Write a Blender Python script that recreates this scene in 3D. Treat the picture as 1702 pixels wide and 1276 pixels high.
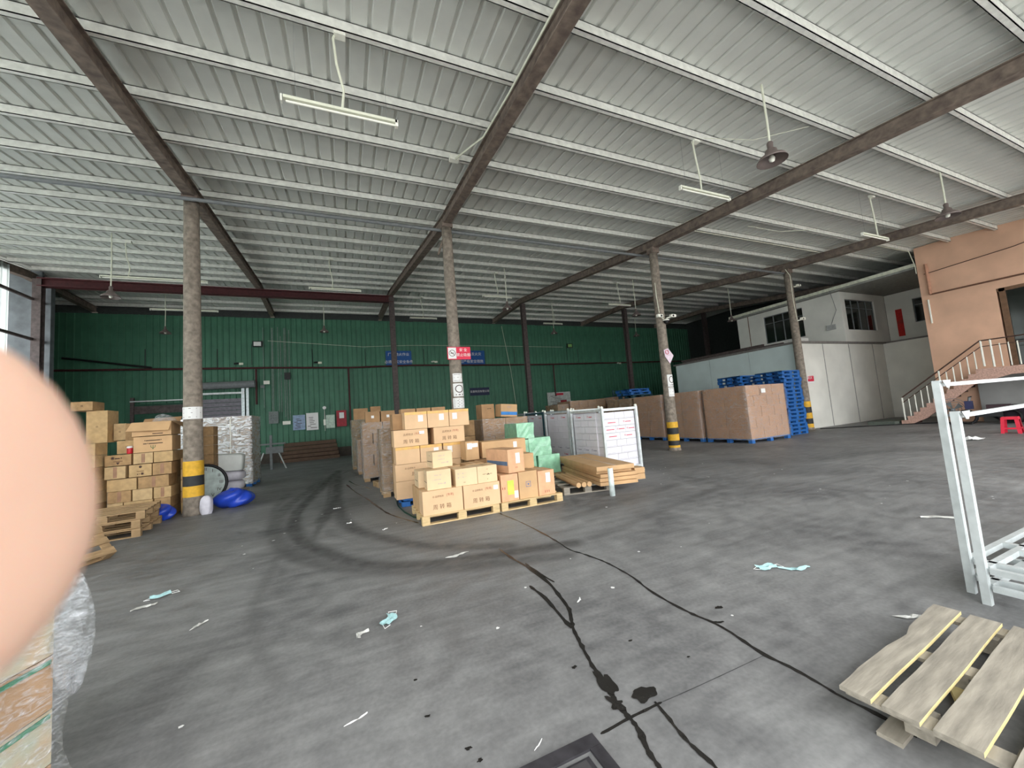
import bpy, math, random
import numpy as np
from mathutils import Vector, Matrix
for o in list(bpy.data.objects): bpy.data.objects.remove(o, do_unlink=True)
SC = bpy.context.scene
COL = SC.collection
rnd = random.Random(7)
PI = math.pi
# ---------------------------------------------------------------- camera
H = 1.6
_p, _r, _y, F = 0.0839868451, -0.0779226896, 0.413875182, 637.46
_f = Vector((math.sin(_y)*math.cos(_p), math.cos(_y)*math.cos(_p), math.sin(_p)))
_rt0 = Vector((math.cos(_y), -math.sin(_y), 0)); _up0 = _rt0.cross(_f)
RT = math.cos(_r)*_rt0 + math.sin(_r)*_up0
UP = -math.sin(_r)*_rt0 + math.cos(_r)*_up0
cd = bpy.data.cameras.new('camera'); cam = bpy.data.objects.new('camera', cd); COL.objects.link(cam)
M = Matrix.Identity(4)
for i in range(3):
    M[i][0] = RT[i]; M[i][1] = UP[i]; M[i][2] = -_f[i]
M[2][3] = H
cam.matrix_world = M
cd.sensor_width = 36; cd.lens = F/1702*36; cd.clip_start = .001; cd.clip_end = 300
cd.dof.use_dof = True; cd.dof.focus_distance = 7; cd.dof.aperture_fstop = 16
SC.camera = cam
# ---------------------------------------------------------------- world, light, exposure
w = bpy.data.worlds.new('world'); SC.world = w; w.use_nodes = True
bg = w.node_tree.nodes['Background']; bg.inputs[0].default_value = (.975, .99, 1, 1); bg.inputs[1].default_value = 1.0
SC.view_settings.view_transform = 'Standard'; SC.view_settings.look = 'None'
SC.view_settings.gamma = 1; SC.view_settings.use_curve_mapping = False
SC.view_settings.exposure = 2.35
# ---------------------------------------------------------------- materials
MATS = {}
def mat(name, c, rough=.7, metal=0, var=.12, scale=8, bump=0, spec=.35, stretch=None, c2=None, coat=0):
    if name in MATS: return MATS[name]
    m = bpy.data.materials.new(name); m.use_nodes = True; nt = m.node_tree; N = nt.nodes; L = nt.links
    b = N['Principled BSDF']; b.inputs['Roughness'].default_value = rough; b.inputs['Metallic'].default_value = metal
    b.inputs['Specular IOR Level'].default_value = spec
    if coat: b.inputs['Coat Weight'].default_value = coat
    tc = N.new('ShaderNodeTexCoord'); mp = N.new('ShaderNodeMapping'); L.new(tc.outputs['Object'], mp.inputs[0])
    if stretch: mp.inputs['Scale'].default_value = stretch
    no = N.new('ShaderNodeTexNoise'); no.inputs['Scale'].default_value = scale; no.inputs['Detail'].default_value = 5
    L.new(mp.outputs[0], no.inputs['Vector'])
    rp = N.new('ShaderNodeValToRGB'); rp.color_ramp.elements[0].position = .3; rp.color_ramp.elements[1].position = .7
    d = c2 if c2 else [max(0, x*(1-2*var)) for x in c]
    rp.color_ramp.elements[0].color = (*d, 1); rp.color_ramp.elements[1].color = (*[min(1, x*(1+(0 if c2 else var))) for x in c], 1)
    L.new(no.outputs[0], rp.inputs[0]); L.new(rp.outputs[0], b.inputs['Base Color'])
    if bump:
        bp = N.new('ShaderNodeBump'); bp.inputs['Strength'].default_value = bump; bp.inputs['Distance'].default_value = .02
        L.new(no.outputs[0], bp.inputs['Height']); L.new(bp.outputs[0], b.inputs['Normal'])
    MATS[name] = m; return m
def srgb(r, g, b): return tuple(((x/255+.055)/1.055)**2.4 if x > 10 else x/255/12.92 for x in (r, g, b))
CB = [mat('carton_a', srgb(216, 181, 142), .75, var=.05, scale=3), mat('carton_b', srgb(200, 163, 120), .75, var=.07, scale=3),
      mat('carton_c', srgb(220, 192, 154), .75, var=.06, scale=3), mat('carton_d', srgb(172, 136, 98), .75, var=.1, scale=4)]
CDARK = mat('carton_old', srgb(150, 120, 84), .8, var=.2, scale=5)
CTAPE = mat('brown_tape', srgb(186, 150, 105), .3, var=.05)
YTAPE = mat('yellow_tape', srgb(226, 180, 95), .3, var=.2, scale=14, c2=srgb(205, 160, 100))
WHITE = mat('white_paper', srgb(232, 232, 230), .6, var=.02)
WBOX = mat('white_carton', srgb(222, 220, 226), .6, var=.03, scale=4)
INK = mat('ink', srgb(70, 50, 42), .7, var=.05)
INKL = mat('ink_faded', srgb(116, 84, 60), .7, var=.05)
RINK = mat('ink_red', srgb(200, 50, 70), .7, var=.05)
RINKB = mat('ink_red_brown', srgb(165, 80, 62), .7, var=.05)
GREYINK = mat('ink_grey', srgb(150, 148, 165), .7, var=.05)
GALV = mat('galvanised', srgb(178, 186, 188), .38, .75, var=.12, scale=14)
GALVL = mat('galvanised_light', srgb(200, 206, 206), .45, .3, var=.08, scale=10)
PURL = mat('purlin_steel', srgb(238, 239, 232), .4, .15, var=.08, scale=9)
RUST = mat('rafter_paint', srgb(140, 126, 114), .7, .0, var=.35, scale=7, c2=srgb(96, 84, 78))
MAROON = mat('maroon_steel', srgb(78, 38, 40), .6, var=.15)
DSTEEL = mat('dark_steel', srgb(86, 76, 74), .6, var=.2)
ROOF = mat('roof_sheet', srgb(216, 218, 212), .6, .0, var=.04, scale=2.2)
GREEN = mat('green_sheet', srgb(70, 120, 96), .5, var=.12, scale=1.5)
GREYSH = mat('grey_sheet', srgb(105, 112, 116), .6, var=.2, scale=2)
CONC = mat('column_concrete', srgb(142, 132, 120), .9, var=.2, scale=10, bump=.5)
YEL = mat('yellow_paint', srgb(222, 172, 52), .6, var=.12, scale=8)
BLK = mat('black_paint', srgb(48, 50, 52), .6, var=.15)
WALLW = mat('white_render', srgb(222, 222, 214), .85, var=.07, scale=.8)
ORANGE = mat('orange_render', srgb(226, 184, 156), .85, var=.07, scale=1.2)
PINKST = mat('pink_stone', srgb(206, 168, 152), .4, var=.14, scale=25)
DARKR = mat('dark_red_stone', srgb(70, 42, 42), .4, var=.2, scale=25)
WOODN = mat('pallet_wood_new', srgb(205, 178, 132), .8, var=.12, scale=5, stretch=(1, 6, 6))
WOODO = mat('pallet_wood_old', srgb(154, 147, 134), .85, var=.16, scale=4, stretch=(1, 7, 7), bump=.2)
WOODM = mat('pallet_wood_mid', srgb(168, 140, 104), .85, var=.16, scale=5, stretch=(1, 6, 6))
WOODE = mat('sawn_edge', srgb(214, 196, 140), .8, var=.1, scale=9)
BLUEP = mat('blue_plastic', srgb(42, 102, 172), .45, var=.08)
BLUET = mat('blue_tarp', srgb(38, 72, 190), .35, var=.12, scale=6, coat=.3)
TEALP = mat('dark_teal_metal', srgb(40, 74, 84), .5, var=.1)
REDP = mat('red_plastic', srgb(224, 44, 70), .4, var=.04)
REDS = mat('red_sign', srgb(216, 40, 72), .5, var=.04)
BLUES = mat('blue_sign', srgb(18, 82, 150), .5, var=.06)
NAVY = mat('navy_sign', srgb(14, 30, 66), .5, var=.06)
LAMPW = mat('lamp_white', srgb(238, 238, 226), .4, var=.02)
LAMPG = mat('lamp_grey', srgb(120, 108, 104), .45, .2, var=.1)
CORD = mat('cord_cream', srgb(222, 224, 205), .5, var=.04)
BLKP = mat('black_plastic', srgb(28, 28, 30), .45, var=.1)
GREYP = mat('grey_plastic', srgb(120, 124, 126), .5, var=.1)
GRNCLOTH = mat('green_wrap', srgb(150, 205, 170), .35, var=.1, scale=9, bump=.8, coat=.5)
MASK = mat('cyan_fabric', srgb(172, 212, 214), .7, var=.1, scale=30)
PAPERS = mat('scrap_plastic', srgb(205, 205, 200), .4, var=.1, scale=20)
WATER = mat('wet_floor', srgb(40, 38, 36), .22, var=.1, scale=20)
SKIN = mat('skin', srgb(200, 164, 144), .5, var=.04, scale=60)
SKIN.node_tree.nodes['Principled BSDF'].inputs['Subsurface Weight'].default_value = .25
SKIN.node_tree.nodes['Principled BSDF'].inputs['Subsurface Scale'].default_value = .004
GLASSD = mat('dark_glass', srgb(30, 36, 32), .08, var=.2, scale=1, spec=.8)
WBAG = mat('woven_white', srgb(212, 210, 220), .6, var=.06, scale=12, bump=.3)
SHIRT = mat('shirt_cloth', srgb(60, 70, 92), .9, var=.08, scale=30)
def film_mat(name, tint, opac, scale=9):
    m = bpy.data.materials.new(name); m.use_nodes = True; nt = m.node_tree; N = nt.nodes; L = nt.links
    N.remove(N['Principled BSDF']); out = N['Material Output']
    tr = N.new('ShaderNodeBsdfTransparent'); gl = N.new('ShaderNodeBsdfGlossy'); gl.inputs['Roughness'].default_value = .22
    df = N.new('ShaderNodeBsdfDiffuse'); df.inputs[0].default_value = (*tint, 1); gl.inputs[0].default_value = (.9, .92, .95, 1)
    tc = N.new('ShaderNodeTexCoord'); mp = N.new('ShaderNodeMapping'); mp.inputs['Scale'].default_value = (1, 1, 2.6)
    no = N.new('ShaderNodeTexNoise'); no.inputs['Scale'].default_value = scale; no.inputs['Detail'].default_value = 6; no.inputs['Distortion'].default_value = 1.5
    L.new(tc.outputs['Object'], mp.inputs[0]); L.new(mp.outputs[0], no.inputs['Vector'])
    bp = N.new('ShaderNodeBump'); bp.inputs['Strength'].default_value = 1; bp.inputs['Distance'].default_value = .05
    L.new(no.outputs[0], bp.inputs['Height']); L.new(bp.outputs[0], gl.inputs['Normal'])
    mr = N.new('ShaderNodeMapRange'); mr.inputs[1].default_value = .45; mr.inputs[2].default_value = .75
    mr.inputs[3].default_value = opac*.3; mr.inputs[4].default_value = opac*1.9; L.new(no.outputs[0], mr.inputs[0])
    m1 = N.new('ShaderNodeMixShader'); m2 = N.new('ShaderNodeMixShader'); m1.inputs[0].default_value = .65
    L.new(df.outputs[0], m1.inputs[1]); L.new(gl.outputs[0], m1.inputs[2])
    L.new(mr.outputs[0], m2.inputs[0]); L.new(tr.outputs[0], m2.inputs[1]); L.new(m1.outputs[0], m2.inputs[2])
    L.new(m2.outputs[0], out.inputs[0]); return m
FILM = film_mat('stretch_film', (.85, .87, .9), .38)
FILMS = film_mat('stretch_film_heavy', (.7, .68, .66), .32, 7)
FILMC = film_mat('clear_film', (.8, .85, .9), .33, 14)
def translucent_mat():
    m = bpy.data.materials.new('translucent_sheet'); m.use_nodes = True; nt = m.node_tree; N = nt.nodes; L = nt.links
    N.remove(N['Principled BSDF']); out = N['Material Output']
    t = N.new('ShaderNodeBsdfTranslucent'); t.inputs[0].default_value = (.86, .92, .91, 1)
    d = N.new('ShaderNodeBsdfDiffuse'); d.inputs[0].default_value = (.6, .68, .64, 1); mx = N.new('ShaderNodeMixShader'); mx.inputs[0].default_value = .3
    L.new(t.outputs[0], mx.inputs[1]); L.new(d.outputs[0], mx.inputs[2]); L.new(mx.outputs[0], out.inputs[0]); return m
TRANSL = translucent_mat()
def floor_mat():
    m = bpy.data.materials.new('yard_floor'); m.use_nodes = True; nt = m.node_tree; N = nt.nodes; L = nt.links
    b = N['Principled BSDF']; b.inputs['Specular IOR Level'].default_value = .3
    tc = N.new('ShaderNodeTexCoord')
    def noise(scale, det, sc=(1, 1, 1), rot=0, dist=0):
        mp = N.new('ShaderNodeMapping'); mp.inputs['Scale'].default_value = sc; mp.inputs['Rotation'].default_value = (0, 0, rot)
        L.new(tc.outputs['Object'], mp.inputs[0]); n = N.new('ShaderNodeTexNoise'); n.inputs['Scale'].default_value = scale
        n.inputs['Detail'].default_value = det; n.inputs['Distortion'].default_value = dist; L.new(mp.outputs[0], n.inputs['Vector']); return n.outputs[0]
    def math_(op, a, b_): 
        n = N.new('ShaderNodeMath'); n.operation = op
        for i, v in enumerate((a, b_)):
            if isinstance(v, (int, float)): n.inputs[i].default_value = v
            else: L.new(v, n.inputs[i])
        return n.outputs[0]
    n1 = noise(.6, 6, dist=.6); n2 = noise(5, 8); n3 = noise(1.5, 6, (1, 7, 1), .35, .4); n4 = noise(34, 4)
    s = math_('ADD', math_('MULTIPLY', n1, .4), math_('ADD', math_('MULTIPLY', n2, .25), math_('ADD', math_('MULTIPLY', n3, .2), math_('MULTIPLY', n4, .15))))
    rp = N.new('ShaderNodeValToRGB'); e = rp.color_ramp.elements
    e[0].position = .36; e[0].color = (*srgb(90, 90, 91), 1); e[1].position = .64; e[1].color = (*srgb(146, 146, 145), 1)
    L.new(s, rp.inputs[0])
    at = N.new('ShaderNodeAttribute'); at.attribute_name = 'tyre'
    ng = math_('MULTIPLY', at.outputs['Fac'], math_('ADD', math_('MULTIPLY', n2, 1.1), .35))
    mx = N.new('ShaderNodeMix'); mx.data_type = 'RGBA'; L.new(ng, mx.inputs[0]); L.new(rp.outputs[0], mx.inputs[6]); mx.inputs[7].default_value = (*srgb(54, 53, 53), 1)
    # pale scrapes
    mg = N.new('ShaderNodeMapRange'); mg.inputs[1].default_value = .69; mg.inputs[2].default_value = .8; mg.inputs[4].default_value = .4
    L.new(noise(1.1, 7, (1, 14, 1), -.6, .8), mg.inputs[0])
    m2 = N.new('ShaderNodeMix'); m2.data_type = 'RGBA'; L.new(mg.outputs[0], m2.inputs[0]); L.new(mx.outputs[2], m2.inputs[6]); m2.inputs[7].default_value = (*srgb(150, 150, 148), 1)
    L.new(m2.outputs[2], b.inputs['Base Color'])
    mr = N.new('ShaderNodeMapRange'); mr.inputs[1].default_value = .3; mr.inputs[2].default_value = .7; mr.inputs[3].default_value = .42; mr.inputs[4].default_value = .75
    L.new(n2, mr.inputs[0]); L.new(mr.outputs[0], b.inputs['Roughness'])
    bp = N.new('ShaderNodeBump'); bp.inputs['Strength'].default_value = .12; bp.inputs['Distance'].default_value = .01; L.new(n4, bp.inputs['Height']); L.new(bp.outputs[0], b.inputs['Normal'])
    return m
FLOOR = floor_mat()
# ---------------------------------------------------------------- helpers
class MB:
    def __init__(s): s.v = []; s.f = []
    def add(s, vs, fs):
        o = len(s.v); s.v += [tuple(v) for v in vs]; s.f += [tuple(i+o for i in f) for f in fs]; return s
    def box(s, x0, y0, z0, x1, y1, z1, R=None, c=None):
        vs = [Vector((x, y, z)) for z in (z0, z1) for y in (y0, y1) for x in (x0, x1)]
        if R is not None: vs = [R @ (v-Vector(c))+Vector(c) if c is not None else R @ v for v in vs]
        return s.add(vs, [(0, 2, 3, 1), (4, 5, 7, 6), (0, 1, 5, 4), (2, 6, 7, 3), (0, 4, 6, 2), (1, 3, 7, 5)])
    def tube(s, pts, r, n=8, cap=True):
        pts = [Vector(p) for p in pts]; m = len(pts); rs = r if isinstance(r, (list, tuple)) else [r]*m
        vs = []; up = None
        for i, p in enumerate(pts):
            d = (pts[min(i+1, m-1)]-pts[max(i-1, 0)]).normalized()
            a = d.orthogonal().normalized() if up is None else (up-d*up.dot(d)).normalized()
            up = a; b = d.cross(a)
            vs += [p+(a*math.cos(2*PI*k/n)+b*math.sin(2*PI*k/n))*rs[i] for k in range(n)]
        fs = [(i*n+k, i*n+(k+1) % n, (i+1)*n+(k+1) % n, (i+1)*n+k) for i in range(m-1) for k in range(n)]
        if cap: fs += [tuple(range(n))[::-1], tuple((m-1)*n+k for k in range(n))]
        return s.add(vs, fs)
    def lathe(s, prof, n=16, c=(0, 0, 0), cap=False):
        vs = [(c[0]+r*math.cos(2*PI*k/n), c[1]+r*math.sin(2*PI*k/n), c[2]+z) for r, z in prof for k in range(n)]
        fs = [(i*n+k, i*n+(k+1) % n, (i+1)*n+(k+1) % n, (i+1)*n+k) for i in range(len(prof)-1) for k in range(n)]
        if cap: fs += [tuple(range(n))[::-1], tuple((len(prof)-1)*n+k for k in range(n))]
        return s.add(vs, fs)
    def build(s, name, m, parent=None, loc=None, rotz=0, smooth=False):
        me = bpy.data.meshes.new(name); me.from_pydata(s.v, [], s.f); me.materials.append(m)
        if smooth: me.polygons.foreach_set('use_smooth', [True]*len(me.polygons))
        me.update(); o = bpy.data.objects.new(name, me); COL.objects.link(o)
        if parent is not None: o.parent = parent
        if loc is not None: o.location = loc
        if rotz: o.rotation_euler.z = rotz
        return o
def tag(o, label, cat, group=None, kind=None):
    o['label'] = label; o['category'] = cat
    if group: o['group'] = group
    if kind: o['kind'] = kind
    return o
def thing(name, label, cat, loc, rotz=0, group=None):
    o = bpy.data.objects.new(name, None); COL.objects.link(o); o.location = loc; o.rotation_euler.z = rotz
    o.empty_display_size = .1
    return tag(o, label, cat, group)
def struct(name, loc=(0, 0, 0)):
    o = bpy.data.objects.new(name, None); COL.objects.link(o); o.location = loc; o['kind'] = 'structure'; return o
_txt = {}
def text(s, size, m, parent, loc, rot, name='printed_text', align='CENTER', squash=1):
    k = (s, align)
    if k not in _txt:
        c = bpy.data.curves.new('t', 'FONT'); c.body = s; c.align_x = align; c.align_y = 'CENTER'; c.resolution_u = 2; c.space_line = .95
        o = bpy.data.objects.new('t', c); COL.objects.link(o)
        me = bpy.data.meshes.new_from_object(o.evaluated_get(bpy.context.evaluated_depsgraph_get()))
        bpy.data.objects.remove(o); bpy.data.curves.remove(c); _txt[k] = me
    me = _txt[k]; me = me.copy(); me.materials.clear(); me.materials.append(m)
    o = bpy.data.objects.new(name, me); COL.objects.link(o); o.parent = parent
    o.location = loc; o.rotation_euler = rot; o.scale = (size*squash, size, size); return o
FRONT = (PI/2, 0, 0); LEFT = (PI/2, 0, -PI/2)
def grain(mb, *a): pass
# ---------------------------------------------------------------- SETTING
PX = [-11.0, -3.13, 2.88, 10.4, 18.69, 26.6]          # rafter lines at the column row
def rx(i, Y):                                      # rafter lines drift slightly with depth
    far = [-11.4, -3.55, 2.5, 10.35, 18.3, 26.2][i]
    return PX[i]+(far-PX[i])*(Y-10.4)/10.6 if Y > 10.4 else PX[i]
def zr(Y): return 7.25+.085*(Y-10.4) if Y < 10.4 else (7.25+.124*(Y-10.4) if Y < 21 else 8.56)
ROOF_Y0 = -2.0
# floor
def build_floor():
    x0, x1, y0, y1, st = -5, 6.5, 1.0, 17.0, .05
    xs = np.arange(x0, x1+1e-6, st); ys = np.arange(y0, y1+1e-6, st); nx, ny = len(xs), len(ys)
    X, Y = np.meshgrid(xs, ys); P = np.stack([X.ravel(), Y.ravel()], 1)
    t1 = [(-0.43,15.94),(-0.64,13.35),(-0.81,11.32),(-0.99,9.36),(-0.93,7.95),(-0.78,7.07),(-0.57,6.36),(-0.29,5.81),(-0.07,5.34),(0.26,4.9),(0.64,4.68),(0.96,4.54),(2.5,4.2)]
    t2 = [(-0.84,13.87),(-1.01,11.73),(-1.31,9.78),(-1.24,8.21),(-1.03,6.98),(-0.82,6.3),(-0.54,5.73),(-0.2,5.2),(0.12,4.87),(0.49,4.57),(0.91,4.34),(2.2,3.9)]
    t3 = [(-0.37,17.28),(-0.3,12.69),(-0.27,10.41),(-0.18,8.28),(-0.06,7.34),(0.15,6.58),(0.42,6.08),(0.69,5.54),(1.09,5.07),(1.8,4.6)]
    t4 = [(-0.51,16.05),(-0.44,10.57),(-0.4,8.47),(-0.48,7.24),(-0.55,6.47)]
    t5 = [(-0.87,6.22),(-0.88,5.42),(-0.88,4.71),(-0.83,4.27),(-0.68,3.65),(-0.45,3.05)]
    t6 = [(-0.37,17),(-0.24,10.38),(-0.37,8.68),(-0.46,7.86)]
    t7 = [(-0.17,15.63),(0.08,16.69),(0.43,13.73)]
    t8 = [(-1.49,12.0),(-1.51,10.55),(-1.36,8.61),(-1.13,7.19)]
    def smooth(pl):
        a = np.array(pl, float)
        for _ in range(2):
            q = .75*a[:-1]+.25*a[1:]; r_ = .25*a[:-1]+.75*a[1:]; a = np.concatenate([a[:1], np.stack([q, r_], 1).reshape(-1, 2), a[-1:]])
        return a
    val = np.zeros(len(P))
    for pl, wd, st_ in ((t1, .13, .75), (t2, .14, .55), (t3, .12, .6), (t4, .06, .5), (t5, .06, .28), (t6, .13, .7), (t7, .08, .4), (t8, .08, .4),
                        ([(-3.4, 7.6), (-1.5, 6.6), (.2, 5.6), (2, 4.9)], .05, .25), ([(3, 5.2), (6, 5.9)], .12, .3), ([(2.8, 4.2), (6.4, 5.2)], .09, .3), ([(-2.2, 4.4), (-.5, 3.6), (1, 3.1)], .05, .2)):
        a = smooth(pl); best = np.full(len(P), 9.)
        for i in range(len(a)-1):
            d = a[i+1]-a[i]; L2 = (d**2).sum()+1e-9
            t = np.clip(((P-a[i]) @ d)/L2, 0, 1); q = P-(a[i]+t[:, None]*d); best = np.minimum(best, np.hypot(q[:, 0], q[:, 1]))
        val = np.maximum(val, st_*np.clip(1.5-best/wd, 0, 1)**1.2)
    v = np.concatenate([P, np.zeros((len(P), 1))], 1)
    idx = np.arange(nx*ny).reshape(ny, nx)
    f = np.stack([idx[:-1, :-1], idx[:-1, 1:], idx[1:, 1:], idx[1:, :-1]], -1).reshape(-1, 4)
    n0 = len(v); bx = [-16, x0, xs[-1], 31]; by = [-4, y0, ys[-1], 26.4]
    ev = [(x, y, 0) for y in by for x in bx]; ef = [[n0+j*4+i, n0+j*4+i+1, n0+(j+1)*4+i+1, n0+(j+1)*4+i] for j in range(3) for i in range(3) if not (i == 1 and j == 1)]
    me = bpy.data.meshes.new('floor'); me.from_pydata(v.tolist()+ev, [], f.tolist()+ef); me.materials.append(FLOOR)
    at = me.attributes.new('tyre', 'FLOAT', 'POINT'); at.data.foreach_set('value', np.concatenate([val, np.zeros(len(ev))]))
    o = bpy.data.objects.new('floor', me); COL.objects.link(o); o['kind'] = 'structure'
build_floor()
YARD = mat('outside_concrete', srgb(202, 201, 197), .9, var=.06, scale=.5)
g = MB(); g.add([(-90, -90, -.03), (90, -90, -.03), (90, 90, -.03), (-90, 90, -.03)], [(0, 1, 2, 3)]); o = g.build('ground', YARD); o['kind'] = 'structure'
# ceiling: sheets, purlins, rafters
ceil = struct('ceiling')
RP, RD = .28, .035
def corr(prof_axis, x0, n, d):
    pts = []
    for i in range(n):
        a = x0+i*RP
        pts += [(a, 0), (a+.205, 0), (a+.225, d), (a+.26, d)]
    pts.append((x0+n*RP+.012, 0)); return pts
ys = [ROOF_Y0, 4.2, 10.4, 21, 26.6]
x = -14.0; segs = [(ROOF_Y0, 10.45), (10.4, 21.05), (21, 26.6)]
k = 0
while x < 30.5:
    for (a, b) in segs:
        mb = MB(); pr = corr(0, 0, 3, RD); n = len(pr); sta = sorted({a, 10.4 if b == 10.45 else b, b})
        lift = .0015*(k % 2)
        for yy in sta:
            mb.v += [(px_, yy, zr(yy if yy != 10.45 else 10.4)+.47+pz+lift) for px_, pz in pr]
        mb.f += [(q*n+i, q*n+i+1, (q+1)*n+i+1, (q+1)*n+i) for q in range(len(sta)-1) for i in range(n-1)]
        mb.build('roof_sheet', ROOF, ceil, (x, 0, 0))
    x += RP*3; k += 1
pur_y = [5.32+1.205*i for i in range(-6, 18)]
for yy in pur_y:
    for i in range(5):
        za = zr(yy)+.30
        a0 = rx(i, yy)+.002; a1 = rx(i+1, yy)-.002
        if i == 0: a0 = -14 if yy > 21 else -11.2
        if i == 4 and yy < 7.5: a1 = 22.55
        mb = MB(); t = .012; wv = .09; hv = .165
        # C-section: bottom lip, web, top flange
        mb.box(a0, yy-wv/2, za, a1, yy+wv/2, za+t); mb.box(a0, yy-wv/2, za, a1, yy-wv/2+t, za+hv); mb.box(a0, yy-wv/2, za+hv-t, a1, yy+wv/2, za+hv)
        mb.box(a0, yy+wv/2-t, za, a1, yy+wv/2, za+.03)
        mb.build('purlin', PURL, ceil)
for i in range(6):
    st = [ROOF_Y0, 10.4, 21, 26.3] if i < 4 else [2.5 if i == 9 else ROOF_Y0, 10.4, 21, 26.3]
    if i == 5: st = [7.8, 10.4, 21, 26.3]
    mb = MB()
    for a, b in zip(st[:-1], st[1:]):
        for (w0, z0, z1) in ((.11, 0, .02), (.11, .28, .30), (.045, .02, .28)):
            vs = []
            for yy in (a, b):
                cx = rx(i, yy); zz = zr(yy)
                vs += [(cx-w0, yy, zz+z0), (cx+w0, yy, zz+z0), (cx-w0, yy, zz+z1), (cx+w0, yy, zz+z1)]
            mb.add(vs, [(0, 2, 3, 1), (4, 5, 7, 6), (0, 1, 5, 4), (2, 6, 7, 3), (0, 4, 6, 2), (1, 3, 7, 5)])
    mb.build('rafter', RUST, ceil)
# pipe along the column row under the roof
pp = MB().tube([(-10.8, 10.55, 7.17), (18.5, 10.5, 7.1)], .045, 8).build('tie_pipe', GREYP, ceil)
mb = MB(); mb.box(-11, 20.85, 8.2, 2.6, 21.15, 8.24).box(-11, 20.98, 8.24, 2.6, 21.02, 8.5).box(-11, 20.85, 8.5, 2.6, 21.15, 8.55); mb.build('tie_beam', MAROON, ceil)
# back wall: green ribbed panels
wb = struct('wall_back', (0, 26, 0)); x = -14.0
while x < 30:
    mb = MB(); pr = corr(0, 0, 3, .04); n = len(pr)
    for z in (0.55, 8.5+rnd.uniform(0, .03)): mb.v += [(a, -b+.04, z) for a, b in pr]
    mb.f += [(i, i+1, n+i+1, n+i) for i in range(n-1)]
    mb.build('wall_panel', GREEN, wb, (x, 0, 0)); x += RP*3
MB().box(-14, .1, 8.5, 30, .2, 9.1).build('wall_gap_shade', mat('wall_shadow_board', srgb(60, 62, 62), .8), wb)  # dark board added over the wall, shade of the roof gap in its colour
MB().box(-14, 0.0, 0, 30, .25, .56).build('wall_footing', mat('footing', srgb(80, 74, 68), .9, scale=4), wb)
# left wall
wl = struct('wall_left', (-11.2, 0, 0))
for k in range(26):
    y0 = -2+k*.84; tr = y0 < 19.7
    if y0 > 21.2: break
    mb = MB(); pr = corr(0, 0, 3, .035); n = len(pr)
    for z in (0.02, zr(y0)+.3): mb.v += [(b, a, z) for a, b in pr]
    mb.f += [(i, i+1, n+i+1, n+i) for i in range(n-1)]
    mb.build('wall_panel', TRANSL if tr else GREYSH, wl, (0, y0, 0))
for z in (7.6, 6.0, 4.3, 2.4):
    MB().box(.06, -2, z, .14, 21.6, z+.1).build('wall_rail', DSTEEL, wl)
MB().box(.02, 21.5, 0, .3, 21.75, 8.5).build('wall_post', GREYSH, wl)
MB().box(.0, 14.6, 0, .22, 14.85, 8).build('wall_post', GREYSH, wl)
wl2 = struct('wall_side'); MB().box(-14.1, 21.6, 0, -14, 26.3, 9.4).build('wall_panel', GREYSH, wl2); MB().box(-14.1, 21.55, 0, -11.2, 21.65, 9.4).build('wall_panel', GREYSH, wl2)
wr = struct('wall_right'); MB().box(29.9, 7.5, 0, 30, 26.3, 9.4).build('wall_panel', mat('wall_shadow_board2', srgb(50, 54, 54), .8), wr)  # end wall toned dark, the shade of the rear corner put into its colour
# concrete columns
def column(i, x, y, top, bands, label):
    t = thing('concrete_column', label, 'column', (x, y, 0), group='round concrete roof columns')
    r0, r1 = .185, .145
    rr = lambda z: r0+(r1-r0)*z/top
    n = 14; prof = [(r0*1.15, 0), (r0*1.08, .06)]+[(rr(z)+rnd.uniform(-.003, .003), z) for z in np.linspace(.14, top, n)]
    MB().lathe(prof, 20, cap=True).build('shaft', CONC, t, smooth=True)
    MB().box(-.15, -.15, top-.01, .15, .15, zr(y)+.01).build('cap_plate', RUST, t)
    for z0, z1, c in bands:
        MB().lathe([(rr(z0)+.006, z0), (rr(z1)+.006, z1)], 20).build('painted_band', c, t, smooth=True)
    return t, rr
def notice(t, rr, z0, z1, ang, wdt, m=WHITE, lines=4, sym=False):
    a0 = ang-wdt/2; r = rr(z0)+.012; n = 6; mb = MB()
    for z in (z0, z1):
        mb.v += [(r*math.cos(a0+wdt*k/n), r*math.sin(a0+wdt*k/n), z) for k in range(n+1)]
    mb.f += [(k, k+1, n+2+k, n+1+k) for k in range(n)]
    o = mb.build('paper_notice', m, t)
    r += .004
    l = MB(); hh = (z1-z0)
    def strip(u0, u1, v0, v1):
        vs = []
        for v in (v0, v1):
            for u in (u0, (u0+u1)/2, u1):
                a = a0+wdt*u; vs.append((r*math.cos(a), r*math.sin(a), z0+hh*v))
        l.add(vs, [(0, 1, 4, 3), (1, 2, 5, 4)])
    if sym:
        for k in range(20):
            a, b = 2*PI*k/20, 2*PI*(k+1)/20; cu, cv = .5, .58
            vs = []
            for (rad, q) in ((.3, a), (.3, b), (.24, b), (.24, a)):
                u = cu+rad*math.cos(q)*1.1; v = cv+rad*math.sin(q); an = a0+wdt*u; vs.append((r*math.cos(an), r*math.sin(an), z0+hh*v))
            l.add(vs, [(0, 1, 2, 3)])
        vs = []
        for u, v in ((.27, .78), (.31, .82), (.73, .4), (.69, .36)):
            an = a0+wdt*u; vs.append((r*math.cos(an), r*math.sin(an), z0+hh*v))
        l.add(vs, [(0, 1, 2, 3)])
        strip(.2, .8, .1, .17)
    else:
        for k in range(lines):
            v = .15+.7*k/max(1, lines-1); strip(.12, .88 if k % 2 else .7, v, v+.035)
    l.build('notice_print', INK, o)
    return o
AC = -PI/2
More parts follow.
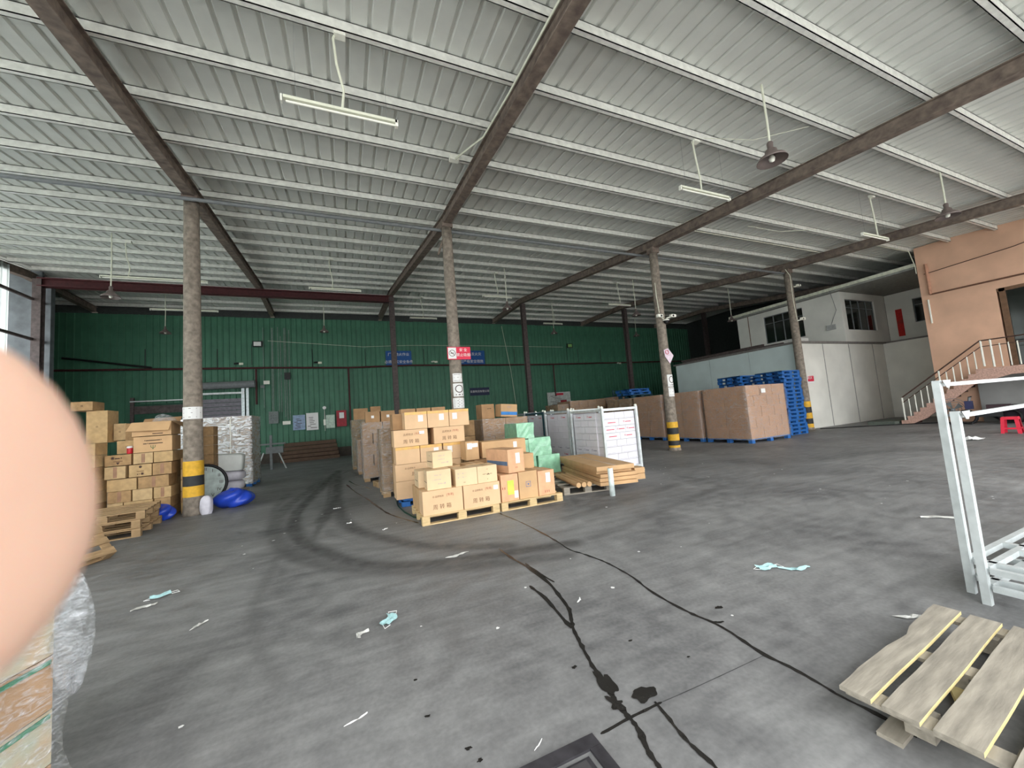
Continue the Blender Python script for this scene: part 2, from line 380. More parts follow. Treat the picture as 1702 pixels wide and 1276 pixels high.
c1, rr = column(1, -3.13, 10.76, 7.2, [(.85, 1.17, YEL), (.63, .85, BLK), (.4, .63, YEL)], 'leftmost round concrete column with yellow and black bands beside the blue tarp')
notice(c1, rr, 2.09, 2.36, AC+.15, 2.4, lines=3)
c2, rr = column(2, 2.88, 10.4, 7.15, [(.85, 1.15, YEL), (.6, .85, BLK)], 'round concrete column rising behind the tall carton stack, red no-smoking sign on it')
notice(c2, rr, 2.66, 2.9, AC, 1.6, lines=3); notice(c2, rr, 2.26, 2.62, AC+.1, 1.9, sym=True); notice(c2, rr, 1.94, 2.22, AC, 2.0, lines=6)
c3, rr = column(3, 10.4, 10.13, 7.05, [(.78, .98, YEL), (.56, .78, BLK), (.34, .56, YEL), (.18, .34, BLK), (0, .18, YEL)], 'round concrete column with three cameras and a diamond sign')
notice(c3, rr, 2.2, 2.62, AC+.1, 1.7, sym=True); notice(c3, rr, 1.86, 2.17, AC+.1, 1.7, lines=3)
c4, rr = column(4, 18.69, 10.46, 7.1, [(1.0, 1.25, YEL), (.75, 1.0, BLK), (.5, .75, YEL), (.27, .5, BLK), (.06, .27, YEL)], 'rightmost round concrete column standing at the corner of the white block')
# brace at column 2
MB().tube([(-.28, .05, 6.35), (-.02, 0, 7.1)], .03, 6).build('brace', RUST, c2)
# dark steel columns of the rear row
for x, lb in ((2.5, 'second rear dark steel column, crossing the left blue sign'), (10.35, 'dark steel column standing behind the white carton cages'), (18.26, 'dark steel column behind the diamond sign column'), (26.1, 'rightmost dark steel column, deep beside the white building'), (-11.0, 'dark steel post at the end of the grey side wall')):
    mb = MB(); mb.box(-.13, -.13, 0, .13, -.115, 8.5).box(-.13, .115, 0, .13, .13, 8.5).box(-.012, -.12, 0, .012, .12, 8.5).box(-.1, -.02, 0, .1, .02, 8.5)
    o = mb.build('steel_column', DSTEEL, None, (x, 21, 0)); tag(o, lb, 'column', 'steel columns of the rear row')
# ---------------------------------------------------------------- white block, upper block, orange building
wk = struct('wall_block')
MB().box(18.9, 10.62, 0, 26.39, 10.75, 3.9).build('wall_panel', WALLW, wk)
for a, b in ((10.75, 12.9), (12.9, 15.2), (15.2, 17.6)):
    MB().box(18.9, a+.01, 0, 19.05, b-.01, 3.9).build('wall_panel', mat('pale_blue_render', srgb(200, 214, 212), .85, var=.05, scale=1), wk)
MB().box(26.4, 7.6, 0, 26.55, 10.62, 3.9).build('wall_panel', WALLW, wk)
MB().box(18.8, 10.5, 3.9, 27, 17.7, 3.99).build('block_roof', mat('block_roof', srgb(120, 116, 112), .8), wk)
for x in (20.9, 23.1, 25.3): MB().box(x-.015, 10.605, .02, x+.015, 10.63, 3.88).build('panel_joint', mat('joint_grey', srgb(150, 150, 146), .8), wk)
wu = struct('wall_upper')
UX = 23.15
for (a, b, z0, z1) in ((10.7, 12.48, 3.99, 6.68), (14.62, 16.26, 3.99, 6.68), (12.48, 14.62, 6.31, 6.68), (12.48, 14.62, 3.99, 4.70)):
    MB().box(UX, a, z0, UX+.15, b, z1).build('wall_panel', WALLW, wu)
MB().box(UX-.01, 15.52, 4, UX+.01, 15.56, 6.66).build('panel_joint', INKL, wu)
Yw = 10.7
for (a, b, z0, z1) in ((23.31, 23.54, 3.99, 6.6), (26.3, 27.42, 3.99, 6.6), (23.54, 26.3, 6.25, 6.6), (23.54, 26.3, 3.99, 4.65)):
    MB().box(a, Yw, z0, b, Yw+.15, z1).build('wall_panel', WALLW, wu)
for (a, b, z0, z1) in ((7.7, 8.3, 3.99, 6.58), (9.6, 10.69, 3.99, 6.58), (8.3, 9.6, 6.1, 6.58), (8.3, 9.6, 3.99, 4.85)):
    MB().box(27.43, a, z0, 27.58, b, z1).build('wall_panel', WALLW, wu)
MB().box(UX-.35, 7.75, 6.6, 29.8, 16.4, 6.68).build('porch_soffit', mat('soffit', srgb(150, 152, 146), .8), wu)
MB().box(UX-.42, 7.7, 6.68, UX-.3, 16.5, 6.82).build('eaves_board', mat('eaves', srgb(222, 226, 206), .7), wu)
MB().box(26.4, 7.65, 3.9, 29.8, 10.49, 3.985).build('porch_floor', mat('block_roof', srgb(120, 116, 112), .8), wu)
def window(name, x, y0, y1, z0, z1, axis='y', n=3, transom=.72, mf=GREYP):
    t = bpy.data.objects.new(name, None); COL.objects.link(t); t['kind'] = 'structure'
    def bx(a0, a1, b0, b1, nm, m, d=.05, off=.06):
        mb = MB()
        if axis == 'y': mb.box(x+off, a0, b0, x+off+d, a1, b1)
        else: mb.box(a0, x+off, b0, a1, x+off+d, b1)
        return mb.build(nm, m, t)
    for k in range(n):
        a = y0+(y1-y0)*k/n; b = y0+(y1-y0)*(k+1)/n
        bx(a+.03, b-.03, z0+.03, z1-.03, 'pane', GLASSD, .01, .09)
        if k: bx(a-.02, a+.02, z0, z1, 'mullion', mf)
    bx(y0, y1, z0, z0+.04, 'window_frame', mf); bx(y0, y1, z1-.04, z1, 'window_frame', mf); bx(y0, y0+.04, z0, z1, 'window_frame', mf); bx(y1-.04, y1, z0, z1, 'window_frame', mf)
    zt = z0+(z1-z0)*transom; bx(y0, y1, zt, zt+.03, 'transom', mf)
    return t
window('window_1', UX, 12.48, 14.62, 4.7, 6.31, 'y', 4)
window('window_2', Yw, 23.54, 26.3, 4.65, 6.25, 'x', 4)
window('window_3', 27.43, 8.3, 9.6, 4.85, 6.1, 'y', 2)
# orange building
OX = 22.6
wo = struct('wall_orange')
for (a, b, z0, z1) in ((-3, 2.4, 0, 7.4), (2.4, 5.6, 4.95, 7.4), (5.6, 7.6, 0, 7.4), (2.4, 5.6, 0, 2.0)):
    MB().box(OX, a, z0, OX+.3, b, z1).build('wall_panel', ORANGE if z0 or a > 5 or a < 2 else mat('grey_render', srgb(150, 150, 148), .9, scale=1), wo)
MB().box(OX+.31, 7.45, 0, 30, 7.6, 7.4).build('wall_panel', ORANGE, wo)
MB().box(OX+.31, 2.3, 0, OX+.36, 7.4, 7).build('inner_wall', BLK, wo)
dr = struct('door_1')
for a in (5.45, 4.0, 2.5): MB().box(OX+.02, a-.05, 2.0, OX+.12, a+.1, 4.95).build('door_frame', mat('brown_frame', srgb(120, 92, 70), .6), dr)
MB().box(OX+.02, 2.4, 4.83, OX+.12, 5.6, 4.95).build('door_frame', mat('brown_frame', srgb(120, 92, 70)), dr)
for a, b in ((4.1, 5.4), (2.6, 3.95)): MB().box(OX+.08, a, 2.05, OX+.09, b, 4.83).build('pane', GLASSD, dr)
wp = thing('drain_pipe', 'pink painted drain pipe running down and along the orange wall', 'pipe', (OX-.06, 7.3, 5.3))
MB().tube([(0, 0, 1.3), (0, 0, 0)], .05, 8).build('vertical_pipe', mat('pipe_pink', srgb(196, 146, 120), .6), wp)
MB().tube([(0, .02, 0), (0, -5, -.05)], .03, 6).build('level_pipe', mat('pipe_dark', srgb(110, 78, 62), .6), wp)
o = MB().tube([(OX-.05, 7.4, 5.1), (OX-.05, 7.4, 4.1)], .03, 6).build('conduit_pipe', LAMPW); tag(o, 'short white conduit running down the left edge of the orange wall', 'pipe')
o = MB().box(27.38, 10.05, 4.25, 27.42, 10.3, 5.7).build('wall_banner', mat('banner_red', srgb(190, 40, 36), .7)); tag(o, 'narrow red paper banner hanging in the white porch corner', 'banner')
text('吉祥如意', .2, INK, o, (27.37, 10.17, 5.0), LEFT, 'banner_text', squash=.3)
# stairs along the orange wall
st = thing('stairs', 'pink stone staircase rising along the orange wall to the landing', 'stairs', (21.4, 8.4, 0))
nst = 12; run = 2.5/nst; rise = 2.0/nst
for k in range(nst):
    y1 = -run*k; z1 = rise*(k+1)
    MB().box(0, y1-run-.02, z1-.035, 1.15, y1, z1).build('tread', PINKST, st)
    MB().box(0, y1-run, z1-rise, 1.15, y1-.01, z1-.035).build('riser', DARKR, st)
mb = MB(); prof = []
for k in range(nst): prof += [(-run*k, rise*k), (-run*k, rise*(k+1))]
prof += [(-2.5, 2.0), (-6.5, 2.05), (-6.5, 1.72), (-3.1, 1.72), (-2.2, 1.45), (-1.4, .75), (-.8, .25), (-.3, 0)]
n = len(prof); mb.v = [(-.03, a, b) for a, b in prof]+[(.04, a, b) for a, b in prof]
mb.f = [tuple(range(n)), tuple(range(2*n-1, n-1, -1))]+[(i, (i+1) % n, n+(i+1) % n, n+i) for i in range(n)]
mb.build('stringer', PINKST, st)
MB().box(0, -6.5, 1.85, 1.2, -2.5, 2.0).build('landing_slab', mat('landing', srgb(196, 160, 130), .7), st)
rl = thing('stair_railing', 'white steel balustrade with dark handrail on the pink staircase', 'railing', (21.4, 8.4, 0))
def stz(y): return -y/2.5*2.0 if y > -2.5 else 2.0
for k in range(13):
    y = -.12-k*.2; big = k in (0, 6, 12)
    MB().tube([(0, y, stz(y)+.08), (0, y, stz(y)+(1.02 if big else .8))], .028 if big else .018, 6).build('newel_post' if big else 'baluster', LAMPW, rl)
for k in range(19):
    y = -2.75-k*.2; big = k == 0
    MB().tube([(0, y, 2.03), (0, y, 3.02 if big else 2.85)], .028 if big else .018, 6).build('newel_post' if big else 'baluster', LAMPW, rl)
for dz in (1.02, .8): MB().tube([(0, -.1, stz(-.1)+dz), (0, -2.5, 2.0+dz), (0, -6.5, 2.03+dz)], .025 if dz > 1 else .015, 6).build('handrail', mat('handrail', srgb(92, 70, 62), .4, .3), rl)
o = MB().box(21.05, 8.5, 0, 22.5, 9.4, .14).build('stair_step', mat('green_grey', srgb(96, 104, 96), .8)); tag(o, 'low grey concrete step before the foot of the staircase', 'step')
# things under the landing
MB().box(22.35, 1.9, 0, 22.45, 6.4, 1.75).build('wall_panel', mat('grey_render', srgb(150, 150, 148), .9), wo)
sc = thing('scooter', 'dark scooter parked in the shade beneath the stone stairs', 'scooter', (21.35, 6.0, 0), .2)
for y in (-.5, .5):
    tw = MB(); 
    ring = [(0, y+.24*math.cos(a), .25+.24*math.sin(a)) for a in np.linspace(0, 2*PI, 17)]
    tw.tube(ring, .045, 6, False).build('wheel', BLKP, sc)
MB().box(-.12, -.35, .25, .12, .25, .42).build('body', BLKP, sc); MB().box(-.13, -.55, .5, .13, .0, .68).build('seat', mat('scooter_seat', srgb(60, 40, 46), .6), sc)
MB().tube([(0, .48, .25), (0, .36, 1.0)], .04, 6).build('steering_column', GREYP, sc); MB().tube([(-.28, .34, 1.0), (.28, .34, 1.0)], .02, 6).build('handlebar', BLKP, sc)
MB().box(-.1, .3, .55, .1, .5, .85).build('front_shield', mat('scooter_blue', srgb(40, 44, 84), .4), sc)
def blob(name, m, c, r, seed, amp=.12, n=22, k=14, parent=None, flat=True, power=1.0):
    rr_ = random.Random(seed); ph = [(rr_.uniform(2, 7), rr_.uniform(2, 6), rr_.uniform(0, 6), rr_.uniform(.4, 1)) for _ in range(7)]
    mb = MB(); vs = []
    for i in range(k+1):
        th = PI*i/k
        for j in range(n):
            a = 2*PI*j/n; d = sum(q*math.sin(p1*a*1.0//1*1.0+0)*0 if False else q*math.sin(round(p1)*a+p2*th+p3) for p1, p2, p3, q in ph)/4
            s_ = 1+amp*d
            x_ = math.copysign(abs(math.cos(a))**power, math.cos(a)); y_ = math.copysign(abs(math.sin(a))**power, math.sin(a))
            st_ = math.sin(th)**power; ct = math.copysign(abs(math.cos(th))**power, math.cos(th))
            z = c[2]+r[2]*ct*s_
            if flat: z = max(z, c[2]-r[2]*.92)
            vs.append((c[0]+r[0]*st_*x_*s_, c[1]+r[1]*st_*y_*s_, z))
    fs = [(i*n+j, (i+1)*n+j, (i+1)*n+(j+1) % n, i*n+(j+1) % n) for i in range(k) for j in range(n)]
    return mb.add(vs, fs).build(name, m, parent, smooth=True)
o = blob('rag_bundle', mat('rag_dark', srgb(44, 36, 46), .8), (21.9, 5.55, .3), (.35, .5, .32), 5); tag(o, 'dark bundle of rags lying beneath the stair landing', 'bundle')
tb = thing('work_table', 'grey table under the landing behind the red stools', 'table', (21.3, 4.2, 0))
MB().box(-.4, -.7, .72, .4, .7, .75).build('table_top', GREYP, tb)
for sx in (-.36, .36):
    for sy in (-.65, .65): MB().box(sx-.02, sy-.02, 0, sx+.02, sy+.02, .72).build('leg', GREYP, tb)
fn = thing('floor_fan', 'large round floor fan standing under the staircase', 'fan', (21.3, 6.85, 0), .3)
for rr0 in (.42, .33, .24, .15): MB().tube([(.0, rr0*math.cos(a), .55+rr0*math.sin(a)) for a in np.linspace(0, 2*PI, 21)], .01, 4, False).build('grille_ring', GREYP, fn)
MB().lathe([(.0, -.06), (.08, -.04), (.08, .04), (0, .06)], 10, (0, 0, .55)).build('hub', GREYP, fn); MB().tube([(0.05, 0, .5), (.05, 0, .02)], .02, 6).build('pole', GREYP, fn); MB().lathe([(.2, 0), (.2, .03), (0, .04)], 14, (.05, 0, 0)).build('base', BLKP, fn)
for k in range(5):
    a = 2*PI*k/5; MB().add([(.01, .06*math.cos(a), .55+.06*math.sin(a)), (.03, .3*math.cos(a-.3), .55+.3*math.sin(a-.3)), (-.02, .3*math.cos(a+.3), .55+.3*math.sin(a+.3)), (-.005, .06*math.cos(a+.5), .55+.06*math.sin(a+.5))], [(0, 1, 2, 3)]).build('blade', GREYP, fn)
def stool(x, y, rz, label, n=1):
    t = thing('plastic_stool', label, 'stool', (x, y, 0), rz, 'red plastic stools under the landing')
    mb = MB().box(-.15, -.15, .44, .15, .15, .47); mb.box(-.16, -.16, .40, .16, -.145, .44).box(-.16, .145, .40, .16, .16, .44).box(-.16, -.16, .40, -.145, .16, .44).box(.145, -.16, .40, .16, .16, .44)
    mb.build('seat', REDP, t)
    for sx in (-1, 1):
        for sy in (-1, 1):
            mb = MB(); a = .155; b = .19; w_ = .07
            vs = [(sx*b, sy*b, 0), (sx*(b-w_), sy*b, 0), (sx*b, sy*(b-w_), 0), (sx*a, sy*a, .44), (sx*(a-w_), sy*a, .44), (sx*a, sy*(a-w_), .44)]
            mb.add(vs, [(0, 1, 4, 3), (0, 3, 5, 2), (1, 2, 5, 4), (0, 2, 1), (3, 4, 5)]); mb.build('leg', REDP, t)
    MB().box(-.18, -.18, .12, .18, -.165, .17).build('stretcher', REDP, t); MB().box(-.18, -.18, .12, -.165, .18, .17).build('stretcher', REDP, t)
stool(17.65, 4.55, .1, 'red plastic stool, the left one of the pair under the landing')
stool(17.8, 4.08, -.1, 'red plastic stool, the right one of the pair, cut by the photo edge')
o = MB().box(-.2, -.15, 0, .2, .15, .01).build('white_tray', WHITE, None, (17.8, 4.08, .475)); tag(o, 'white tray lying on the right red plastic stool', 'tray')
# beams lying on the white block
for k, (y0, y1, z, dx) in enumerate(((11.3, 17.2, 4.03, 0), (11.8, 16.4, 4.03, .25), (12.3, 17.4, 4.15, .1))):
    o = MB().box(0, 0, 0, .1, y1-y0, .1).build('steel_beam', DSTEEL, None, (19.1+dx, y0, z-.04)); tag(o, ['long dark beam lying nearest the edge of the white block roof', 'dark beam lying behind the edge beam on the white block roof', 'dark beam resting across the other beams on the white block'][k], 'beam', 'beams on the white block roof')
o = MB().box(19.6, 10.8, 3.99, 20.2, 11.5, 4.2).build('junk_bundle', PAPERS); tag(o, 'pale bundle lying on the white block roof under the window', 'bundle')
eb = MB().box(-.06, -.2, 0, 0, .2, .26).build('meter_box', mat('meter', srgb(170, 172, 170), .6), None, (23.14, 11.23, 4.75)); tag(eb, 'small grey electric box on the white upper wall corner', 'box')
o = MB().tube([(22.75, 10.9, 6.7), (23.1, 10.9, 5.7), (23.12, 11.05, 5.4), (23.12, 11.23, 5.0)], .012, 5).build('wall_cable', GREYP); tag(o, 'loose grey cable hanging down the corner of the white upper wall', 'cable')
# ---------------------------------------------------------------- signs
def sign(name, label, x, y, z0, z1, w_, m, lines, size, tm=WHITE, dy=-.02, cat='sign'):
    t = thing(name, label, cat, (x, y, z0)); MB().box(-w_/2, -.015, 0, w_/2, .015, z1-z0).build('board', m, t)
    h = z1-z0; n = len(lines)
    for i, s in enumerate(lines): text(s, size, tm, t, (0, -.022, h*(n-i-.5)/n), FRONT, 'lettering')
    return t
sign('blue_sign', 'blue sign with two white lines of characters behind the left steel column', 3.38, 25.96, 5.5, 6.5, 1.65, BLUES, ['厂区动火作业', '必须落实安全条件'], .23)
sign('blue_sign', 'blue sign with two white lines of characters right of the concrete column', 8.4, 25.96, 5.45, 6.5, 2.0, BLUES, ['库房易发火灾', '应严格安全措施'], .25)
sign('company_sign', 'dark navy sign with one white line on the green wall', 8.85, 25.96, 3.27, 3.82, 1.45, NAVY, ['玄鹿物流有限公司'], .18)
sg = thing('no_smoking_sign', 'red and white no-smoking sign strapped to the concrete column', 'sign', (2.95, 10.2, 3.28))
MB().box(-.33, -.01, 0, .33, .01, .35).build('board', REDS, sg); MB().box(-.31, -.015, .02, -.08, -.01, .33).build('pictogram_panel', WHITE, sg)
rg = MB()
rg.tube([(-.195+.085*math.cos(a), -.018, .175+.085*math.sin(a)) for a in np.linspace(0, 2*PI, 21)], .008, 4, False); rg.tube([(-.255, -.018, .235), (-.135, -.018, .115)], .008, 4); rg.build('prohibition_ring', INK, sg)
MB().box(-.24, -.02, .165, -.15, -.016, .185).build('cigarette_mark', INK, sg)
text('安 全', .1, WHITE, sg, (.12, -.016, .26), FRONT, 'lettering'); text('禁止吸烟', .1, WHITE, sg, (.12, -.016, .12), FRONT, 'lettering')
dm = thing('diamond_sign', 'pale diamond sign hanging on the concrete column with cameras', 'sign', (10.42, 9.93, 3.28)); 
MB().add([(0, 0, -.28), (.2, 0, 0), (-.02, 0, .26), (-.22, 0, .2), (-.2, 0, -.02), (0, .012, -.28), (.2, .012, 0), (-.02, .012, .26), (-.22, .012, .2), (-.2, .012, -.02)], [(0, 1, 2, 3, 4), (9, 8, 7, 6, 5)]+[(i, (i+1) % 5, 5+(i+1) % 5, 5+i) for i in range(5)]).build('board', mat('pinkish_white', srgb(232, 214, 226), .5), dm)
MB().tube([(-.1+.07*math.cos(a), -.01, .12+.07*math.sin(a)) for a in np.linspace(0, 2*PI, 13)], .01, 4, False).build('red_emblem', RINK, dm)
sg = sign('red_notice', 'small red and white notice on the white block wall', 19.45, 10.58, 2.05, 2.38, .6, REDS, ['禁火', ''], .2)
MB().box(-.3, -.02, 0, .3, -.016, .08).build('white_strip', WHITE, sg); MB().box(-.3, -.02, .08, -.17, -.016, .33).build('white_strip', WHITE, sg)
# wall clutter on the green wall
fp = MB(); fp.tube([(-13.5, 25.8, 5.55), (-8, 25.8, 5.52), (-4, 25.8, 5.5), (.3, 25.8, 5.42), (4, 25.8, 5.5), (10, 25.8, 5.42), (14, 25.8, 5.38), (29.5, 25.8, 5.45)], .055, 8)
t = thing('fire_main', 'long dark red fire main pipe running along the green wall', 'pipe', (0, 0, 0)); fp.build('main_pipe', MAROON, t)
for x, z0 in ((.28, 1.6), (14.95, 2.9), (-4.6, 3.4)): MB().tube([(x, 25.8, 5.42), (x, 25.8, z0)], .05, 8).build('riser_pipe', MAROON, t)
for x in (-9.5, -6.4, -1.7, 1.3, 5, 7, 11.7, 12.7, 17.3, 19.5): MB().tube([(x, 25.8, 5.5), (x, 25.8, 6.6)], .02, 5).build('branch_pipe', BLKP, t)
MB().tube([(-12.6, 25.7, 6.15), (-9.2, 25.7, 5.6)], .05, 6).build('brace_pipe', BLKP, t)
def flood(x, z, label):
    t = thing('floodlight', label, 'lamp', (x, 25.85, z)); MB().box(-.24, -.1, -.17, .24, 0, .17).build('housing', BLKP, t); MB().box(-.18, -.105, -.12, .18, -.1, .12).build('lens', WHITE if x < 0 else mat('lens_green', srgb(150, 200, 120), .3), t)
    MB().tube([(-.3, 0, 0), (-.3, 0, -1.2)], .015, 5).build('cable', BLKP, t)
flood(-4.5, 6.9, 'square black floodlight on the green wall, left, near the conduits'); flood(16.6, 6.85, 'square black floodlight high on the green wall, right')
cdt = thing('conduit_bundle', 'bundle of grey vertical conduits on the green wall', 'pipe', (0, 0, 0))
for x, z0, z1 in ((-4.25, 3.2, 7.9), (-3.85, 2.9, 7.9), (-3.78, 2.9, 7.9), (-3.5, 2.9, 7.95), (-3.38, 2.9, 7.4), (-3.2, 2.6, 7.9), (-3.08, 2.4, 7.9), (-2.96, 2.4, 7.8)): MB().tube([(x, 25.93, z0), (x+rnd.uniform(-.05, .05), 25.93, z1)], .017, 5).build('conduit', mat('conduit_grey', srgb(140, 152, 146), .5), cdt)
def wbox(name, x0, x1, z0, z1, m, label, cat, d=.15, extra=None):
    t = thing(name, label, cat, ((x0+x1)/2, 25.9, z0)); w_ = (x1-x0)/2; MB().box(-w_, -d, 0, w_, 0, z1-z0).build('housing', m, t); return t, w_, z1-z0, d
t, a, b, d = wbox('control_panel', -4.02, -3.55, 2.25, 2.95, mat('panel_grey', srgb(112, 122, 120), .5), 'grey electric control panel at the foot of the conduits', 'electric box')
for i in range(3):
    for j in range(2): MB().lathe([(.025, 0), (.0, .02)], 8).build('button', BLKP, t, (-.12+i*.12, -d-.005, .3+j*.15))
for x0, x1, z0, z1, m, lb in ((-4.25, -3.95, 4.55, 4.75, LAMPW, 'small white junction box by the conduits, upper one'), (-4.4, -4.2, 4.35, 4.5, GREYP, 'small grey junction box by the conduits, lower one'), (-3.2, -2.9, 4.8, 5.2, BLKP, 'dark switch box just beneath the fire main'), (-3.35, -2.95, 2.15, 2.35, LAMPW, 'white socket box right of the control panel'), (-1.22, -1.1, 1.95, 2.3, LAMPW, 'tiny white box between the posters and the white cabinet')):
    wbox('junction_box', x0, x1, z0, z1, m, lb, 'electric box', .08)
def poster(x0, x1, z0, z1, m, label, seed, ink=INK):
    t = thing('wall_poster', label, 'poster', ((x0+x1)/2, 25.9, z0)); w_ = (x1-x0)/2; h = z1-z0
    MB().box(-w_, -.02, 0, w_, 0, h).build('sheet', m, t); r = random.Random(seed); l = MB()
    for k in range(7):
        z = h*(.12+.1*k); a = r.uniform(-.8, -.3)*w_; l.box(a, -.026, z, a+r.uniform(.5, 1.1)*w_, -.021, z+.03)
    l.build('poster_print', ink, t); return t
poster(-2.84, -2.2, 1.78, 2.66, mat('poster_blue', srgb(150, 172, 200), .6), 'pale blue poster low on the green wall, left of two', 1)
poster(-2.14, -1.5, 1.72, 2.74, WHITE, 'white poster low on the green wall, right of two', 2)
t, a, b, d = wbox('wall_cabinet', -1.08, -.6, 1.75, 2.55, mat('cabinet_pale', srgb(190, 212, 196), .6), 'pale green-white cabinet between the posters and the fire cabinet', 'cabinet'); MB().box(-.2, -d-.006, .05, .2, -d, .75).build('door', mat('cabinet_door', srgb(196, 216, 200), .6), t)
t, a, b, d = wbox('fire_cabinet', -.5, .06, 1.8, 2.78, mat('fire_red', srgb(150, 30, 44), .5), 'dark red fire hose cabinet with white paper beside the riser', 'cabinet', .2); MB().box(-.12, -d-.006, .5, .14, -d, .85).build('paper_notice', WHITE, t); MB().box(-.25, -d-.004, .03, .25, -d, .93).build('door', mat('fire_red2', srgb(160, 34, 48), .5), t)
t = thing('round_gauge', 'small round white fitting on a pipe above the pale cabinet', 'gauge', (-1.15, 25.85, 3.0)); MB().tube([(0, -.02, 0), (0, -.06, 0)], .1, 14).build('dial', WHITE, t); MB().tube([(0, 0, -.1), (0, 0, -1.4)], .015, 5).build('stem_pipe', LAMPW, t)
t = poster(14.24, 16.3, 2.1, 3.2, mat('board_white', srgb(190, 196, 190), .6), 'white notice board with a red panel behind the cages', 4); MB().box(.1, -.035, .02, .65, -.027, .45).build('red_panel', mat('fire_red', srgb(150, 30, 44), .5), t); MB().box(-.3, -.035, .85, .4, -.027, 1.02).build('red_heading', RINK, t)
o = MB().tube([(-4, 25.85, 7.1), (-1, 25.85, 6.9), (1.2, 25.85, 6.75), (4, 25.85, 6.85), (8, 25.85, 6.85), (16, 25.85, 6.75)], .012, 4).build('wall_cable', CORD); tag(o, 'thin pale cable strung along the green wall above the fire main', 'cable')
o = MB().tube([(10.85, 25.8, 8.3), (11.3, 25.75, 5), (11.6, 25.7, 1.2)], .015, 4).build('wall_cable', CORD); tag(o, 'thin pale cable hanging right of the steel column behind the cages', 'cable')
for x, z, lb in ((-1.5, 5.75, 'small black camera above the fire main, centre'), (5.6, 5.7, 'small camera on the fire main right of the blue sign'), (-8.0+2.5, 5.75, 'small camera above the fire main beside the left column'), (21.2, 5.35, 'small pale camera on the fire main far right')):
    t = thing('wall_camera', lb, 'camera', (x, 25.8, z)); MB().tube([(-.12, -.1, 0), (.08, 0, .04)], .05, 8).build('body', BLKP if z > 5.7 else LAMPW, t); MB().box(.1, -.05, -.06, .3, 0, .06).build('mount_box', CORD, t)
# roller door frame on the left of the green wall
rd = thing('roller_door', 'grey roller door with pale lintel bar in the green wall, left', 'door', (-7.5, 25.8, 0))
MB().box(-2.55, -.12, 0, -2.4, 0, 4.05).build('door_jamb', DSTEEL, rd); MB().box(2.2, -.12, 0, 2.35, 0, 4.6).build('door_jamb', GALV, rd); MB().box(2.42, -.12, 0, 2.55, 0, 4.6).build('door_jamb', GALV, rd)
MB().box(-2.55, -.15, 3.82, .3, -.03, 3.88).build('lintel_bar', GALVL, rd); MB().box(.1, -.15, 4.05, 2.35, -.03, 4.15).build('lintel_bar', GALVL, rd)
MB().tube([(.1, -.3, 4.5), (2.9, -.3, 4.55)], .2, 12).build('roller_drum', GREYP, rd)
for k in range(16): MB().box(.3, -.05, .3+k*.22, 2.2, -.01, .5+k*.22).build('shutter_slat', mat('shutter', srgb(120, 118, 126), .5), rd)
MB().box(-2.4, -.05, 0, .1, -.02, 3.7).build('shutter_green', mat('shutter_green', srgb(30, 76, 58), .6), rd)
MB().box(-2.4, -.08, 3.2, .1, -.02, 3.6).build('shutter_rail', DSTEEL, rd)
# low dark planks at the foot of the wall
dk = thing('stacked_boards', 'low stack of dark brown boards lying along the green wall', 'boards', (-1.9, 25.3, 0))
for k in range(5): MB().box(-1.5+.05*k, -.3, k*.22, 1.5-.04*k, .3, k*.22+.19).build('board', mat('dark_board', srgb(96, 76, 62), .8, scale=6), dk)
# scale/machine beside the silver pallet
mc = thing('platform_scale', 'grey upright scale with arms standing by the wrapped silver pallet', 'scale', (-3.25, 21.2, 0))
MB().box(-.05, -.05, 0, .05, .05, 1.6).build('post', GREYP, mc); MB().box(-.6, -.06, 1.15, .6, .06, 1.22).build('arm', GREYP, mc); MB().box(-.2, -.1, .75, .5, .1, 1.05).build('head', GREYP, mc)
for sx in (-.5, .5): MB().tube([(sx*.6, 0, .8), (sx*1.2, 0, .0)], .03, 6).build('leg', GALVL, mc)
# cameras on columns
def cctv(x, y, z, label, dirx, s=1):
    t = thing('security_camera', label, 'camera', (x, y, z)); MB().tube([(-.0, 0, 0), (dirx*.17*s, -.05, .04)], .022*s, 6).build('bracket', LAMPW, t)
    MB().box(dirx*.12*s if dirx > 0 else dirx*.34*s, -.13, .02, dirx*.34*s if dirx > 0 else dirx*.12*s, -.03, .12*s).build('body', LAMPW, t); MB().box(dirx*.2*s-.03, -.135, .035, dirx*.2*s+.04, -.129, .1).build('lens', BLKP, t)
cctv(10.35, 9.95, 4.6, 'white bullet camera on the left of the third concrete column', -1); cctv(10.5, 9.95, 4.62, 'white bullet camera on the right of the third concrete column', 1)
t = thing('dome_camera', 'black dome camera between the two bullet cameras', 'camera', (10.42, 9.9, 4.45)); MB().lathe([(.11, 0.06), (.11, .1), (0, .1)], 12).build('base', LAMPW, t); MB().lathe([(0, -.05), (.06, -.02), (.09, .06)], 12).build('dome', BLKP, t)
cctv(18.7, 10.27, 6.4, 'white camera high on the rightmost concrete column', 1, .9); cctv(18.62, 10.27, 4.85, 'lower white camera on the rightmost concrete column', 1, 1.1)
